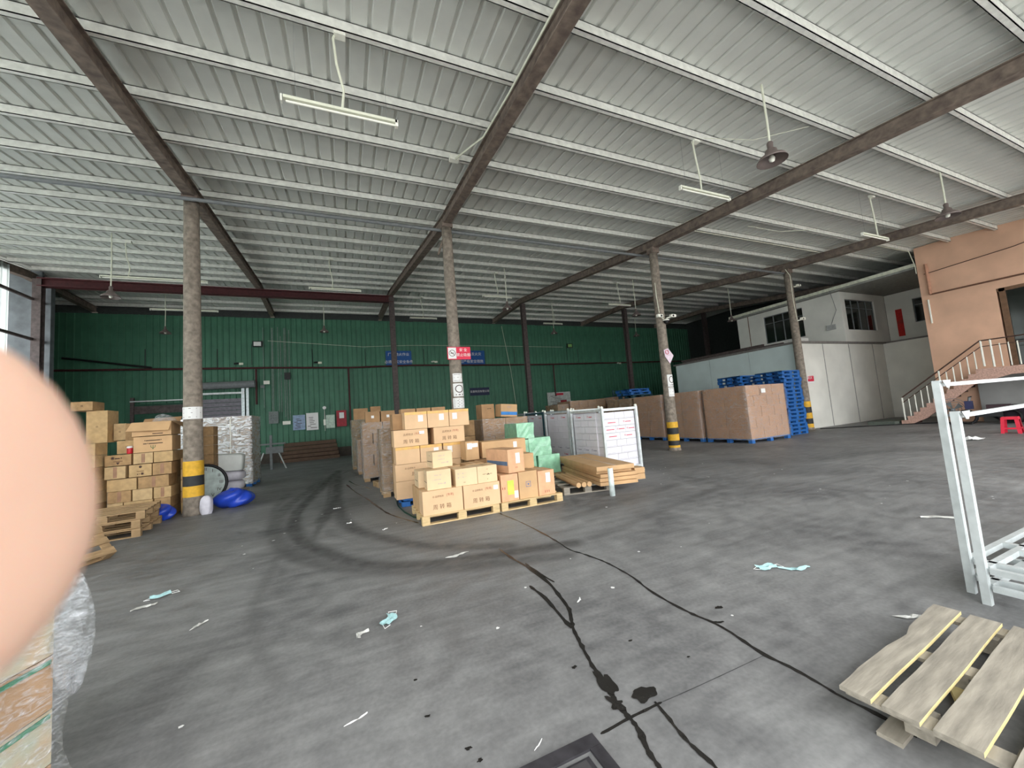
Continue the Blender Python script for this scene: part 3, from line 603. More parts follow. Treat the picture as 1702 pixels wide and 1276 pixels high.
# ---------------------------------------------------------------- hanging lamps
def bell(x, y, zb, label, s=1.0):
    zt = zr(y)+.47
    t = thing('pendant_lamp', label, 'lamp', (x, y, zb), group='bell pendant lamps under the roof')
    MB().tube([(0, 0, .36*s), (.01, 0, (zt-zb)*.5), (0, 0, zt-zb)], .018, 6).build('stem', CORD, t)
    MB().lathe([(.035, .36), (.05, .33), (.045, .24), (.09, .2), (.1, .14), (.2, .07), (.24, 0), (.235, 0), (.19, .06), (.09, .13)], 18).build('shade', LAMPG, t, smooth=True)
    MB().lathe([(.0, .0), (.04, .02), (.05, .07), (.03, .12)], 10, (0, 0, -.02)).build('bulb', LAMPW, t, smooth=True)
for a in ((7.07, 3.94, 5.72, 'bell pendant lamp nearest the camera, upper right'), (14.35, 4.1, 5.82, 'bell pendant lamp at the far right before the orange wall'), (-6.49, 15.4, 6.2, 'bell pendant lamp left of the leftmost concrete column'),
          (-8.0, 23.8, 7.0, 'small bell lamp in front of the green wall, far left'), (-.9, 23.2, 7.05, 'small bell lamp in front of the green wall between two concrete columns'), (6.78, 15.3, 6.35, 'bell pendant lamp between second and third concrete column'),
          (13.03, 22, 6.9, 'small bell lamp before the green wall behind the third column'), (13.9, 15.1, 6.25, 'bell pendant lamp just left of the camera column'), (20.6, 22.6, 6.95, 'tiny bell lamp behind the camera column'), (21.2, 15.2, 6.2, 'bell pendant lamp beside the corner of the white upper building')): bell(*a)
def tubel(x0, x1, y, zb, label, cx, hang=True):
    t = thing('tube_lamp', label, 'lamp', ((x0+x1)/2, y, zb), group='tube lamps under the roof'); w_ = (x1-x0)/2
    MB().box(-w_, -.03, .03, w_, .03, .07).build('batten', CORD, t); MB().tube([(-w_+.03, 0, 0), (w_-.03, 0, 0)], .016, 8).build('tube', LAMPW, t)
    for s in (-1, 1): MB().box(s*w_-.03, -.03, -.025, s*w_+.01*s, .03, .07).build('end_cap', LAMPW, t)
    zt = zr(y)+.32-zb; c = cx-(x0+x1)/2
    MB().tube([(c+.02, 0, .07), (c+.05, .02, zt*.3), (c-.03, 0, zt*.6), (c-.06, .01, zt*.92), (c-.02, 0, zt), (c+.06, 0, zt)], .018, 6).build('cord', CORD, t)
    for s in (-.8, .8): MB().tube([(s*w_, 0, .07), (s*w_, 0, zt)], .002, 4).build('wire', GREYP, t)
    MB().box(c-.05, -.05, zt-.06, c+.1, .05, zt+.02).build('junction', LAMPW, t)
for a in ((-.59, .85, 5.35, 5.93, 'tube lamp nearest the camera at the upper left', .1), (6.45, 7.88, 5.35, 5.94, 'tube lamp hanging left of the nearest bell lamp', 7.02), (13.4, 14.75, 5.45, 5.87, 'tube lamp at right by the far bell lamp', 14.2),
          (-6.94, -4.2, 15.9, 7.0, 'long tube lamp left of the leftmost concrete column', -6.3), (-1.05, .75, 15.9, 7.0, 'tube lamp between the two left concrete columns', -.3), (5.9, 7.3, 15.9, 7.08, 'tube lamp right of the second concrete column', 6.6), (12.9, 14.3, 15.9, 7.02, 'tube lamp left of the camera column', 13.6),
          (12.2, 13.6, 21.8, 7.5, 'small tube lamp deep in the hall behind the cages', 13.0), (-8.2, -5.6, 22.8, 7.9, 'small tube lamp above the green wall at left', -7), (3.6, 5.1, 21.8, 7.6, 'small tube lamp hidden partly by the second concrete column', 4.3)): tubel(*a)
def cable(pts, r, m, label, cat='cable'):
    o = MB().tube(pts, r, 5).build('roof_cable', m); tag(o, label, cat); return o
cable([(2.7, -1, zr(-1)+.15), (2.7, 4, zr(4)+.15), (2.68, 5.3, zr(5.3)+.1), (2.66, 6.5, zr(6.5)+.12), (2.35, 7.7, zr(7.7)+.25)], .02, CORD, 'cream cable clipped along the side of the centre rafter')
o = MB().box(-.1, -.06, -.06, .1, .06, .06).build('switch_box', LAMPW, None, (2.38, 7.6, zr(7.6)+.27)); tag(o, 'white box at the end of the centre rafter cable', 'electric box')
cable([(10.8, 8.9, zr(8.9)+.27), (14, 8.9, zr(8.9)+.27), (18.4, 8.95, zr(9)+.27)], .015, CORD, 'white cable along a purlin between the third and fourth column')
cable([(18.9, 7.7, zr(7.7)+.27), (22.3, 7.65, zr(7.6)+.27), (22.5, 7.6, 6.6), (22.5, 7.6, 6.3)], .015, CORD, 'white cable running along the purlin to the orange wall corner')
cable([(18.3, 10.3, 7.2), (18.5, 10.25, 6.9), (18.48, 10.25, 5.8), (18.6, 10.27, 4.9)], .012, CORD, 'loose white cable running down the rightmost concrete column')
cable([(10.2, 10, 5.9), (10.15, 9.95, 5.4), (10.2, 9.95, 4.8)], .012, CORD, 'loose white cable above the cameras on the third column')
cable([(12.5, 8, zr(8)+.25), (13.5, 7.6, zr(7.6)+.02), (14.8, 7.2, zr(7.2)+.1)], .01, CORD, 'thin sagging white cable under the roof right of the third column')
cable([(7.1, 5.2, zr(5.2)+.28), (7.9, 4.7, zr(4.7)+.1), (8.9, 4.2, zr(4.2)+.3)], .006, CORD, 'very thin sagging cable beside the nearest bell lamp')
cable([(OX-.05, 7.4, 6.2), (OX-.05, 5, 6.35), (OX-.05, 3.8, 6.55)], .015, INK, 'dark cable drooping across the top of the orange wall')
# ---------------------------------------------------------------- pallets
def pallet(x, y, w_, d, rz, label, m=WOODN, m2=None, z=0, h=.144, nb=5, group='wooden pallets', edge=None, bw=None, name='wooden_pallet'):
    """origin at the near left corner; w_ along the stringers' front, d in depth"""
    t = thing(name, label, 'pallet', (x, y, z), rz, group); m2 = m2 or m
    tb = .018; hb = h-3*tb
    for k in range(3):
        for j in range(3):
            bx_ = .12 if k != 1 else .14; x0 = (w_-bx_)*k/2; y0 = (d-.1)*j/2
            MB().box(x0, y0, tb, x0+bx_, y0+.1, tb+hb).build('block', m2, t)
    for j in range(3):
        y0 = (d-.1)*j/2; MB().box(0, y0, 0, w_, y0+.1, tb).build('bottom_board', m, t)
    for k in range(3):
        x0 = (w_-.12)*k/2; MB().box(x0, 0, tb+hb, x0+.12, d, 2*tb+hb).build('stringer_board', m2, t)
    bw = bw or .1
    for k in range(nb):
        y0 = (d-bw)*k/(nb-1); MB().box(0, y0, 2*tb+hb, w_, y0+bw, h).build('deck_board', m, t)
    return t
pallet(1.04, 6.25, 1.3, 1.05, 0, 'pale wooden pallet under the printed cartons, left of two at the front')
pallet(2.38, 6.25, 1.2, 1.0, 0, 'pale wooden pallet under the three cartons, right of two at the front')
def plastic_pallet(x, y, w_, d, rz, z, label, group, m=BLUEP, h=.15):
    t = thing('plastic_pallet', label, 'pallet', (x, y, z), rz, group)
    dk_ = MB()
    for k in range(7): dk_.box(0, d*k/7+.005, h-.03, w_, d*(k+1)/7-.02, h)
    dk_.box(0, 0, h-.045, w_, .03, h-.002); dk_.box(0, d-.03, h-.045, w_, d, h-.002); dk_.box(0, 0, h-.045, .03, d, h-.002); dk_.box(w_-.03, 0, h-.045, w_, d, h-.002)
    dk_.build('deck', m, t)
    for i in range(3):
        for j in range(3): MB().box((w_-.16)*i/2, (d-.14)*j/2, .02, (w_-.16)*i/2+.16, (d-.14)*j/2+.14, h-.03).build('foot', m, t)
    for j in range(3): MB().box(0, (d-.14)*j/2, 0, w_, (d-.14)*j/2+.12, .02).build('runner', m, t)
    return t
plastic_pallet(.95, 7.95, 1.25, 1.05, 0, 0, 'blue plastic pallet under the tall central carton stack', 'blue pallets under loads', h=.14)
# ---------------------------------------------------------------- cartons
def carton(x0, x1, yf, d, z0, z1, label, m=None, group='cartons', tape=None, lab=None, txt=None, left=None, rz=0, seam=True, name='carton', z_=None):
    w_ = (x1-x0)/2; h = z1-z0; cx = (x0+x1)/2
    t = thing(name, label, 'box', (cx, yf+d/2, z0), rz, group); m = m or rnd.choice(CB[:3])
    e = .004
    MB().box(-w_+e, -d/2+e, 0, w_-e, d/2-e, h-.002).build('body', m, t)
    if seam:   # top flaps meeting on a tape strip
        if w_*2 >= d: MB().box(-w_+e, -.025, h-.002, w_-e, .025, h).build('tape_strip', CTAPE, t)
        else: MB().box(-.025, -d/2+e, h-.002, .025, d/2-e, h).build('tape_strip', CTAPE, t)
    yb = -d/2
    if tape: MB().box(-w_+e, yb-.001, h-.055, w_-e, yb+e, h-.001).build('yellow_tape', YTAPE, t)
    if lab:
        for (u, v, lw, lh, lm) in lab: MB().box((u-.5)*2*w_-lw/2, yb-.002, h*v-lh/2, (u-.5)*2*w_+lw/2, yb+e, h*v+lh/2).build('shipping_label', lm, t)
    if txt:
        for (s, u, v, sz, tm) in txt: text(s, sz, tm, t, ((u-.5)*2*w_, yb+.002, h*v), FRONT)
    if left:
        for (s, u, v, sz, tm) in left: text(s, sz, tm, t, (-w_+.002, (.5-u)*d, h*v), LEFT)
    return t
def turn(u=.5): return [('周转箱', u, .28, .075, INKL), ('品质生活', u-.12, .72, .03, INKL)]
TZ = [('周 转 箱', .47, .28, .085, INKL), ('◎ 品质物流', .38, .72, .035, INKL), ('[专用]', .68, .74, .045, RINKB)]
GA = 'cartons of the front central stack'; GB = 'cartons of the tall central stack'
carton(1.06, 1.72, 6.27, .33, .144, .52, 'large printed carton at the front left corner of the front pallet', CB[0], GA, txt=TZ)
carton(1.73, 2.38, 6.27, .33, .144, .52, 'large printed carton with white label at front right of the front pallet', CB[0], GA, txt=TZ, lab=[(.88, .75, .08, .07, WHITE)])
for k in range(2):
    carton(1.06, 1.72, 6.61+.34*k, .33, .144, .515, 'large carton on the front pallet, %s behind the front left corner' % ['directly', 'second'][k], CB[1], GA)
    carton(1.73, 2.38, 6.61+.34*k, .33, .144, .515, 'large carton on the front pallet, %s behind the front right one' % ['directly', 'second'][k], CB[1], GA)
SM = [('≋≋≋≋  ≋≋', .45, .72, .03, GREYINK), ('~ ≈≈≈≈≈', .4, .5, .035, GREYINK), ('≈≈≈ 28', .6, .28, .04, GREYINK)]
SL = [('▬▬▬▬▬▬▬', .5, .4, .035, INK), ('≡≡≡', .5, .75, .03, INK), ('▴▴', .5, .16, .04, INK)]
carton(1.16, 1.56, 6.32, .3, .52, .83, 'small greyish carton on top at the front left corner', CB[2], GA, txt=SM, left=SL, rz=-.03)
carton(1.08, 1.4, 6.68, .42, .52, .8, 'small carton standing behind the greyish front left one', CB[2], GA, left=SL)
carton(1.62, 2.0, 6.3, .4, .52, .8, 'small carton with rows of stamped lines in the second layer', CB[2], GA, txt=[('▪─ ▪─', .3, .72, .045, GREYINK), ('▪─ ▪─', .3, .5, .045, GREYINK), ('▴▴', .4, .2, .045, INK)])
carton(2.0, 2.36, 6.3, .4, .52, .8, 'small carton with a bold stamped line in the second layer, right', CB[2], GA, txt=[('◂▪▸◂◢◣▪▸', .5, .5, .045, INK), ('≡≡', .5, .78, .03, RINKB), ('▴', .5, .2, .05, INK)])
carton(1.5, 1.85, 6.8, .4, .52, .81, 'small carton hidden behind the stamped second-layer cartons', CB[1], GA)
carton(1.95, 2.3, 6.8, .4, .52, .8, 'small carton with torn white paper on it in the second layer', CB[1], GA)
carton(1.3, 1.66, 6.62, .34, .83, 1.1, 'small bold-stamped carton perched on top of the front stack', CB[2], GA, txt=SM, left=SL, rz=.12)
WL = lambda u, v=.6: [(u, v, .1, .13, WHITE)]
zB = [.14, .49, .82, 1.16, 1.5, 1.85]
carton(.86, 1.5, 8.0, .42, zB[0], zB[1]-.005, 'bottom left carton of the tall central stack', CB[0], GB)
carton(1.51, 2.2, 8.0, .42, zB[0], zB[1]-.005, 'bottom right carton of the tall central stack', CB[0], GB)
carton(.86, 1.5, 8.0, .42, zB[1], zB[2]-.005, 'printed carton in the second row of the tall central stack, left', CB[0], GB, txt=[('◎ 品质物流', .45, .72, .04, INKL), ('周转箱', .7, .35, .09, INKL)])
carton(1.51, 2.2, 8.0, .42, zB[1], zB[2]-.005, 'carton in the second row of the tall central stack, right', CB[0], GB)
for i, (a, b, u, lb) in enumerate(((.88, 1.36, None, 'left, no label'), (1.365, 1.82, .72, 'middle, label at right'), (1.84, 2.28, .32, 'right, label at left'))):
    carton(a, b, 8.0, .42, zB[2], zB[3]-.005, 'yellow-taped carton in the third row of the tall central stack, %s' % lb, CB[0], GB, tape=1, lab=WL(u) if u else None)
TZ2 = [('周 转 箱', .5, .28, .09, INKL), ('品质物流', .42, .7, .05, INKL), ('[专用]', .7, .72, .05, RINKB)]
carton(.86, 1.54, 8.0, .42, zB[3], zB[4]-.005, 'printed carton with white label in the fourth row, left of the gap', CB[0], GB, txt=TZ2, lab=[(.82, .78, .1, .06, WHITE)])
carton(1.66, 2.32, 8.0, .42, zB[3], zB[4]-.005, 'printed carton in the fourth row, right of the gap', CB[0], GB, txt=TZ2)
for i, (a, b, u, lb) in enumerate(((1.09, 1.545, .7, 'left'), (1.55, 2.0, .65, 'middle'), (2.005, 2.44, .28, 'right'))):
    carton(a, b, 8.0, .42, zB[4], zB[5]-.005, 'yellow-taped carton on the top row of the tall central stack, %s' % lb, CB[0], GB, tape=1, lab=WL(u))
for i in range(5):    # back half of the stack
    for j, (a, b) in enumerate(((.9, 1.55), (1.58, 2.25))):
        carton(a, b, 8.45, .5, zB[i], zB[i+1]-.01, 'carton in back half of the tall stack, %s from bottom, %s' % (['lowest', 'second', 'third', 'fourth', 'fifth'][i], ['left', 'right'][j]), CDARK if i < 4 else CB[3], GB)
# wrapped load behind the tall stack on its left (grey film)
def load(x0, x1, y0, y1, z0, z1, nx, ny, nz, m, label, film=FILM, pal='blue', name='wrapped_pallet_load', rz=0, stagger=True, bulge=.02, txt=None):
    t = thing(name, label, 'pallet load', (x0, y0, 0), rz, 'film-wrapped pallet loads'); W_, D_ = x1-x0, y1-y0
    if pal:
        pm = BLUEP if pal == 'blue' else WOODM; mb = MB(); mb.box(0, 0, z0-.03, W_, D_, z0-.002)
        for i in range(3):
            for j in range(3): mb.box((W_-.16)*i/2, (D_-.14)*j/2, 0, (W_-.16)*i/2+.16, (D_-.14)*j/2+.14, z0-.03)
        mb.build('pallet', pm, t)
    hz = (z1-z0)/nz; proto = {}
    for k in range(nz):
        off = (.5 if (k % 2 and stagger) else 0)
        for i in range(nx+(1 if off else 0)):
            a = max(0, (i-off)*W_/nx); b = min(W_, (i+1-off)*W_/nx)
            if nx == 1 and b-a < .1: continue
            for j in range(ny):
                if 0 < j < ny-1 and 0 < i < nx-1 and k < nz-1: continue
                c, d = j*D_/ny, (j+1)*D_/ny; q = .009; s = rnd.uniform(-.006, .006)
                MB().box(a+q+s, c+q+s, z0+k*hz+.003, b-q+s, d-q+s, z0+(k+1)*hz-.003).build('carton', m, t)
    # film skin with wrinkles
    if film:
        mb = MB(); n = 12; nzv = 8; e = .015; per = []
        for k in range(n): per.append((-e+(W_+2*e)*k/n, -e))
        for k in range(n): per.append((W_+e, -e+(D_+2*e)*k/n))
        for k in range(n): per.append((W_+e-(W_+2*e)*k/n, D_+e))
        for k in range(n): per.append((-e, D_+e-(D_+2*e)*k/n))
        m_ = len(per); r = random.Random(hash(label) % 999 if False else len(label))
        for iz in range(nzv+1):
            for (a, b) in per:
                s = r.uniform(0, bulge); cx, cy = W_/2, D_/2; L_ = max(abs(a-cx), abs(b-cy), .1)
                mb.v.append((a+(a-cx)/L_*s, b+(b-cy)/L_*s, z0-.05+(z1-z0+.05)*iz/nzv))
        mb.f = [(iz*m_+i, iz*m_+(i+1) % m_, (iz+1)*m_+(i+1) % m_, (iz+1)*m_+i) for iz in range(nzv) for i in range(m_)]
        mb.build('stretch_film', film, t, smooth=True)
    return t
load(.72, 1.85, 9.3, 10.3, .14, 1.55, 2, 2, 4, CDARK, 'grey film wrapped load just behind the tall central stack', FILMS, 'wood')
load(.45, 1.6, 12.4, 13.5, .14, 1.75, 2, 2, 5, CB[3], 'film wrapped load with white labels deeper in the left row', FILM, 'wood')
load(.35, 1.5, 14.6, 15.7, .14, 1.2, 2, 2, 3, CB[3], 'short wrapped load between deeper and deepest stack of the left row', FILM, 'wood')
load(.2, 1.5, 16.6, 17.8, .14, 1.95, 2, 2, 5, CDARK, 'dark green film wrapped load at the far end of the left row', film_mat('green_film', (.1, .3, .18), .45), 'wood')
for i, (a, z0, lb) in enumerate(((.55, 1.75, 'left'), (1.0, 1.75, 'right'))):
    carton(a, a+.42, 12.5, .4, z0, z0+.33, 'brown carton on the labelled wrapped load, %s one' % lb, CB[3], 'loose cartons behind the tall stack', lab=[(.5, .5, .08, .08, WHITE)])
carton(.3, .85, 16.8, .5, 1.95, 2.4, 'red-marked brown carton on the dark green wrapped load', CB[3], 'loose cartons behind the tall stack')
carton(.95, 1.35, 16.8, .5, 1.95, 2.45, 'brown carton beside the red-marked one on the dark green wrapped load', CB[3], 'loose cartons behind the tall stack')
for i in range(3): carton(1.2+.36*i, 1.54+.36*i, 9.35, .45, 1.56 if i == 0 else 1.6, 1.97, 'brown carton peeping over the top of the tall stack, %s of three' % ['left', 'middle', 'right'][i], CB[3], 'cartons behind the tall stack')
for i in range(3): 
    for k in range(4): carton(1.9+.36*i if i else 1.9, 2.25+.36*i if i else 2.25, 9.3, .5, .0+.4*k, .39+.4*k, 'dark carton hidden behind the tall stack, %s row, %s column' % (['lowest', 'second', 'third', 'fourth'][k], ['left', 'middle', 'right'][i]), CDARK, 'cartons behind the tall stack')
pallet(.72, 10.9, .9, .5, .2, 'small bare pallet on the floor beside the left row of loads', WOODM)
# right pallet of the centre: three front cartons etc.
GC = 'cartons on the front right pallet'
carton(2.41, 2.74, 6.3, .42, .144, .6, 'upright carton with yellow-green label on the front right pallet', mat('carton_pink', srgb(214, 168, 130), .75, var=.06), GC, lab=[(.55, .5, .12, .24, mat('label_green', srgb(206, 222, 90), .6)), (.85, .22, .07, .12, WHITE)], txt=[('▮▮', .15, .5, .04, RINKB)])
carton(2.75, 3.12, 6.3, .42, .144, .61, 'upright carton with blue square mark on the front right pallet', CB[1], GC, txt=[('▣', .5, .5, .13, mat('ink_blue', srgb(110, 118, 150), .7))])
carton(3.13, 3.47, 6.3, .42, .144, .58, 'upright carton with white label at the right end of the front right pallet', mat('carton_pink', srgb(214, 168, 130), .75), GC, lab=[(.6, .7, .09, .17, WHITE)], txt=[('▮▮▮', .5, .15, .04, RINKB)])
for i in range(3): carton(2.42+.36*i, 2.77+.36*i, 6.75, .42, .144, .56, 'carton behind the front row on the front right pallet, %s of three' % ['left', 'middle', 'right'][i], CB[1], GC)
b_ = carton(2.5, 2.86, 6.35, .72, .61, 1.02, 'carton with a broad blue side stripe on top of the front right pallet', mat('carton_pink', srgb(214, 168, 130), .75), GC, lab=[(.6, .6, .09, .18, WHITE)], rz=.22, txt=[('≡≡', .5, .2, .05, RINKB)])
MB().box(-.183, -.33, .13, -.175, .33, .2).build('blue_stripe', mat('stripe_blue', srgb(90, 112, 140), .6), b_)
carton(3.05, 3.4, 6.95, .4, .56, .85, 'open-flapped carton behind the blue striped one', CB[1], GC)
pallet(2.35, 7.45, 1.3, .95, 0, 'wooden pallet hidden under the middle cartons', WOODM)
for i in range(2):
    for k in range(2): carton(2.35+.62*i, 2.93+.62*i, 7.5, .45, .144+.32*k, .46+.32*k, 'carton in the middle pile between the pallets, %s, %s' % (['left', 'right'][i], ['lower', 'upper'][k]), CB[3], 'middle cartons')
carton(2.19, 2.47, 7.55, .4, .79, 1.16, 'carton covered with white labels in the middle pile', CB[1], 'middle cartons', lab=[(.3, .75, .1, .12, WHITE), (.7, .78, .12, .08, WHITE)])
carton(2.55, 3.55, 7.6, .45, .79, 1.12, 'long ochre carton with a white label at its right end', CB[1], 'middle cartons', lab=[(.75, .65, .08, .12, WHITE)])
# wrapped brown load D with two loose cartons
load(3.42, 4.8, 10.0, 11.4, .14, 1.58, 2, 2, 3, CB[3], 'brown film wrapped load behind the middle cartons', FILMS, 'wood')
c_ = carton(3.5, 3.9, 10.3, .4, 1.585, 2.0, 'brown carton standing on the wrapped brown load, left', CB[3], 'cartons on the wrapped brown load', txt=[('▬▪▬', .6, .7, .05, INK)], rz=.1)
c_ = carton(3.98, 4.52, 10.1, .35, 1.6, 1.96, 'tilted carton with a blue band on the wrapped brown load', CB[1], 'cartons on the wrapped brown load', txt=[('≋≋≋', .5, .75, .07, GREYINK)])
MB().box(-.262, -.18, .05, .262, -.172, .14).build('blue_band', mat('band_blue', srgb(60, 130, 200), .6), c_); c_.rotation_euler = (0, .08, .12)
# green wrapped parcels
pallet(3.62, 8.35, 1.3, .95, 0, 'wooden pallet under the green wrapped parcels', WOODM)
for j, (a, b, z0, z1, lb) in enumerate(((3.65, 4.19, .15, .6, 'lower left'), (4.24, 4.84, .15, .6, 'lower right'), (3.65, 4.0, .605, 1.02, 'middle left'), (4.01, 4.62, .605, 1.04, 'middle right'), (3.72, 4.18, 1.045, 1.42, 'top'))):
    t = thing('wrapped_parcel', 'pale green wrapped parcel, %s of the green pile' % lb, 'parcel', ((a+b)/2, 8.8, z0), rnd.uniform(-.01, .01), 'green wrapped parcels')
    w_ = (b-a)/2; h = z1-z0; vs = []; n = 6
    mb = MB()
    # subdivided soft box
    for iz in range(5):
        for k in range(4*n):
            s_, u = divmod(k, n); u = u/n
            px_, py_ = [(-1+2*u, -1), (1, -1+2*u), (1-2*u, 1), (-1, 1-2*u)][s_]
            q = 1+rnd.uniform(-.03, .02)
            mb.v.append((px_*w_*q, py_*.38*q, h*iz/4))
    m_ = 4*n; mb.f = [(iz*m_+i, iz*m_+(i+1) % m_, (iz+1)*m_+(i+1) % m_, (iz+1)*m_+i) for iz in range(4) for i in range(m_)]+[tuple(range(4*m_, 5*m_))]
    mb.build('wrapping', GRNCLOTH, t)
# galvanised cages with white cartons
Z5 = ['bottom', 'second lowest', 'third lowest', 'fourth', 'fifth', 'sixth', 'seventh', 'top']
cage_names = ['nearest', 'second', 'third', 'farthest']
def cage(i, x0, y0, y1, z1, gm):
    W_ = 1.05; D_ = y1-y0
    t = thing('stillage_cage', '%s galvanised steel cage holding white cartons' % cage_names[i], 'cage', (x0, y0, 0), 0, 'steel cages of white cartons')
    for sx in (0, W_):
        for sy in (0, D_): MB().box(sx-.03, sy-.03, 0, sx+.03, sy+.03, z1).build('post', gm, t); MB().box(sx-.05, sy-.05, 0, sx+.05, sy+.05, .03).build('foot', gm, t); MB().lathe([(.03, 0), (.035, .04), (0, .06)], 8, (sx, sy, z1)).build('stacking_cone', LAMPW, t)
    for z, hh in ((z1-.07, .06), (.1, .06)):
        for a in ((0, -.02, W_, .02), (0, D_-.02, W_, D_+.02), (-.02, 0, .02, D_), (W_-.02, 0, W_+.02, D_)): MB().box(a[0], a[1], z, a[2], a[3], z+hh).build('rail', gm, t)
    MB().box(0, 0, .12, W_, D_, .14).build('tray', gm, t)
    nz = 8; hz = (z1-.09-.16)/nz
    for k in range(nz):
        z0 = .145+k*hz
        # front face cartons (facing camera) and left face cartons
        cuts = [(.05, .38), (.38, .68), (.68, 1.0)] if k % 2 else [(.05, .5), (.5, 1.0)]
        red = k in (4, 5, 6)
        if i == 0:
            for c, (a, b) in enumerate(cuts):
                lb = 'white carton on the front of the nearest cage, %s row, %s from left' % (Z5[k], ['first', 'second', 'third'][c])
                ct = thing('white_carton', lb, 'box', (x0+(a+b)/2*1.0+.02, y0+.2, z0), 0, 'white cartons in the cages'); w_ = (b-a)/2-.004
                MB().box(-w_, -.155, 0, w_, .155, hz-.006).build('body', WBOX, ct)
                if red: text('▣ ▬▬▬' if c else '▬▬▬▬', .06, RINK, ct, (0, -.158, hz*.5), FRONT)
                else: MB().box(-w_+.03, -.158, .02, w_-.03, -.154, .024).build('carton_edge_print', GREYINK, ct)
        nn = 3 if k % 2 == 0 else 2; ys_ = np.linspace(.36 if i == 0 else .05, D_-.05, nn+1)
        for c in range(nn):
            a, b = ys_[c], ys_[c+1]; lb = 'white carton, left side of %s cage, %s row, %s from front' % (cage_names[i], Z5[k], ['first', 'second', 'third'][c])
            ct = thing('white_carton', lb, 'box', (x0+.2, y0+(a+b)/2, z0), 0, 'white cartons in the cages'); w_ = (b-a)/2-.006
            MB().box(-.155, -w_, 0, .155, w_, hz-.006).build('body', WBOX, ct)
            if k in (1, 2, 7): text('▣ ▬▬', .07, RINK if (k == 1 or k == 7) else GREYINK, ct, (-.158, 0, hz*.5), LEFT)
    # inner fill
    ct = thing('white_carton', 'hidden inner block of white cartons filling the %s cage' % cage_names[i], 'box', (x0+.7, y0+D_/2, .145), 0, 'inner cartons of the cages')
    MB().box(-.33, -D_/2+(.38 if i == 0 else .05), 0, .3, D_/2-.05, z1-.12-.145).build('body', WBOX, ct)
    return t
cage(0, 5.75, 7.77, 9.2, 1.62, GALVL); cage(1, 5.75, 9.33, 10.7, 1.65, GALVL); cage(2, 5.75, 10.83, 12.05, 1.67, TEALP); cage(3, 5.75, 12.2, 13.4, 1.68, GALV)
# flat long cartons on pallet, standing roll
RZ = -.215
pallet(3.82, 6.6, 1.0, 1.7, RZ, 'old pallet under the long flat cartons', WOODO)
FX, FY = 4.32, 6.22
fl = [(0, .0, .144, .21, .78, 2.3, 'bottom'), (.02, .05, .213, .28, .8, 2.3, 'second lowest'), (.05, .08, .284, .35, .76, 2.2, 'middle'), (.0, .15, .354, .42, .74, 2.2, 'fourth'), (-.04, .02, .424, .51, .78, 2.35, 'top')]
R_ = Matrix.Rotation(RZ, 3, 'Z')
for dx, dy, z0, z1, w_, d, lb in fl:
    p = Vector((FX, FY, 0))+R_ @ Vector((dx+.08, dy, 0))
    t = thing('flat_carton', 'long flat brown carton, %s of the pile beside the white roll' % lb, 'box', (p.x, p.y, z0), RZ, 'long flat cartons')
    MB().box(0, 0, 0, w_, d, z1-z0-.004).build('body', CB[1], t); MB().box(w_*.47, 0, z1-z0-.004, w_*.53, d, z1-z0-.002).build('tape_strip', CTAPE, t)
for k in range(3):
    p = Vector((FX, FY, 0))+R_ @ Vector((-.32+.11*k, .1, 0)); L_ = 1.35
    a = R_ @ Vector((0, 1, 0))
    o = MB().tube([(0, 0, 0), tuple(a*L_)], .05, 8).build('cardboard_tube', CB[1], None, (p.x, p.y, .195)); tag(o, 'brown cardboard tube lying on the old pallet, %s of three' % ['left', 'middle', 'right'][k], 'tube', 'cardboard tubes')
for k, (dx, dy) in enumerate(((.94, .25), (.96, .28))):
    p = Vector((FX, FY, 0))+R_ @ Vector((dx, dy, 0)); o = MB().box(0, 0, 0, .22, .3, .11).build('small_carton', CB[1], None, (p.x, p.y, .144+.115*k), RZ); tag(o, 'small ochre carton at the right end of the flat pile, %s one' % ['lower', 'upper'][k], 'box', 'small end cartons')
t = thing('standing_roll', 'white film roll standing upright before the long flat cartons', 'roll', (4.47, 5.96, 0)); MB().lathe([(.05, 0), (.05, .5)], 16, cap=True).build('roll', mat('roll_white', srgb(214, 226, 224), .5), t, smooth=True); MB().lathe([(.02, .5), (.02, .515), (.03, .515), (.03, .5)], 10).build('core', CB[1], t)
# brown loads on the right with blue pallets
BR = mat('carton_right', srgb(184, 140, 102), .7, var=.06, scale=3)
load(13.0, 15.15, 9.14, 10.95, .15, 2.05, 3, 2, 5, BR, 'large brown wrapped load, frontmost on the right, white label on its film', FILM, 'blue')
o = MB().box(13.75, 9.09, 1.75, 13.98, 9.1, 1.9).build('film_label', WHITE); tag(o, 'white paper label on the front of the large brown wrapped load', 'label')
load(13.0, 15.0, 11.15, 12.95, .15, 2.05, 3, 2, 5, BR, 'brown wrapped load, second in the right row', FILM, 'blue')
load(13.0, 15.0, 13.15, 14.95, .15, 2.05, 3, 2, 5, BR, 'brown wrapped load behind the yellow banded column', FILM, 'blue')
load(13.0, 15.0, 15.2, 17.0, .15, 2.05, 3, 2, 5, CDARK, 'darker wrapped load, fourth in the right row', FILMS, 'blue')
load(13.9, 16.0, 17.6, 19.3, .15, 2.25, 3, 2, 5, BR, 'brown wrapped load facing the camera behind the cages', FILM, 'blue')
load(11.4, 13.8, 18.2, 19.6, .15, 2.2, 4, 2, 5, CB[3], 'wide brown load seen just above the white cages', FILMS, 'blue')
load(10.6, 11.3, 18.2, 19.6, .15, 2.05, 1, 2, 5, CDARK, 'narrow dark load at the left of the wide brown load', FILMS, 'blue')
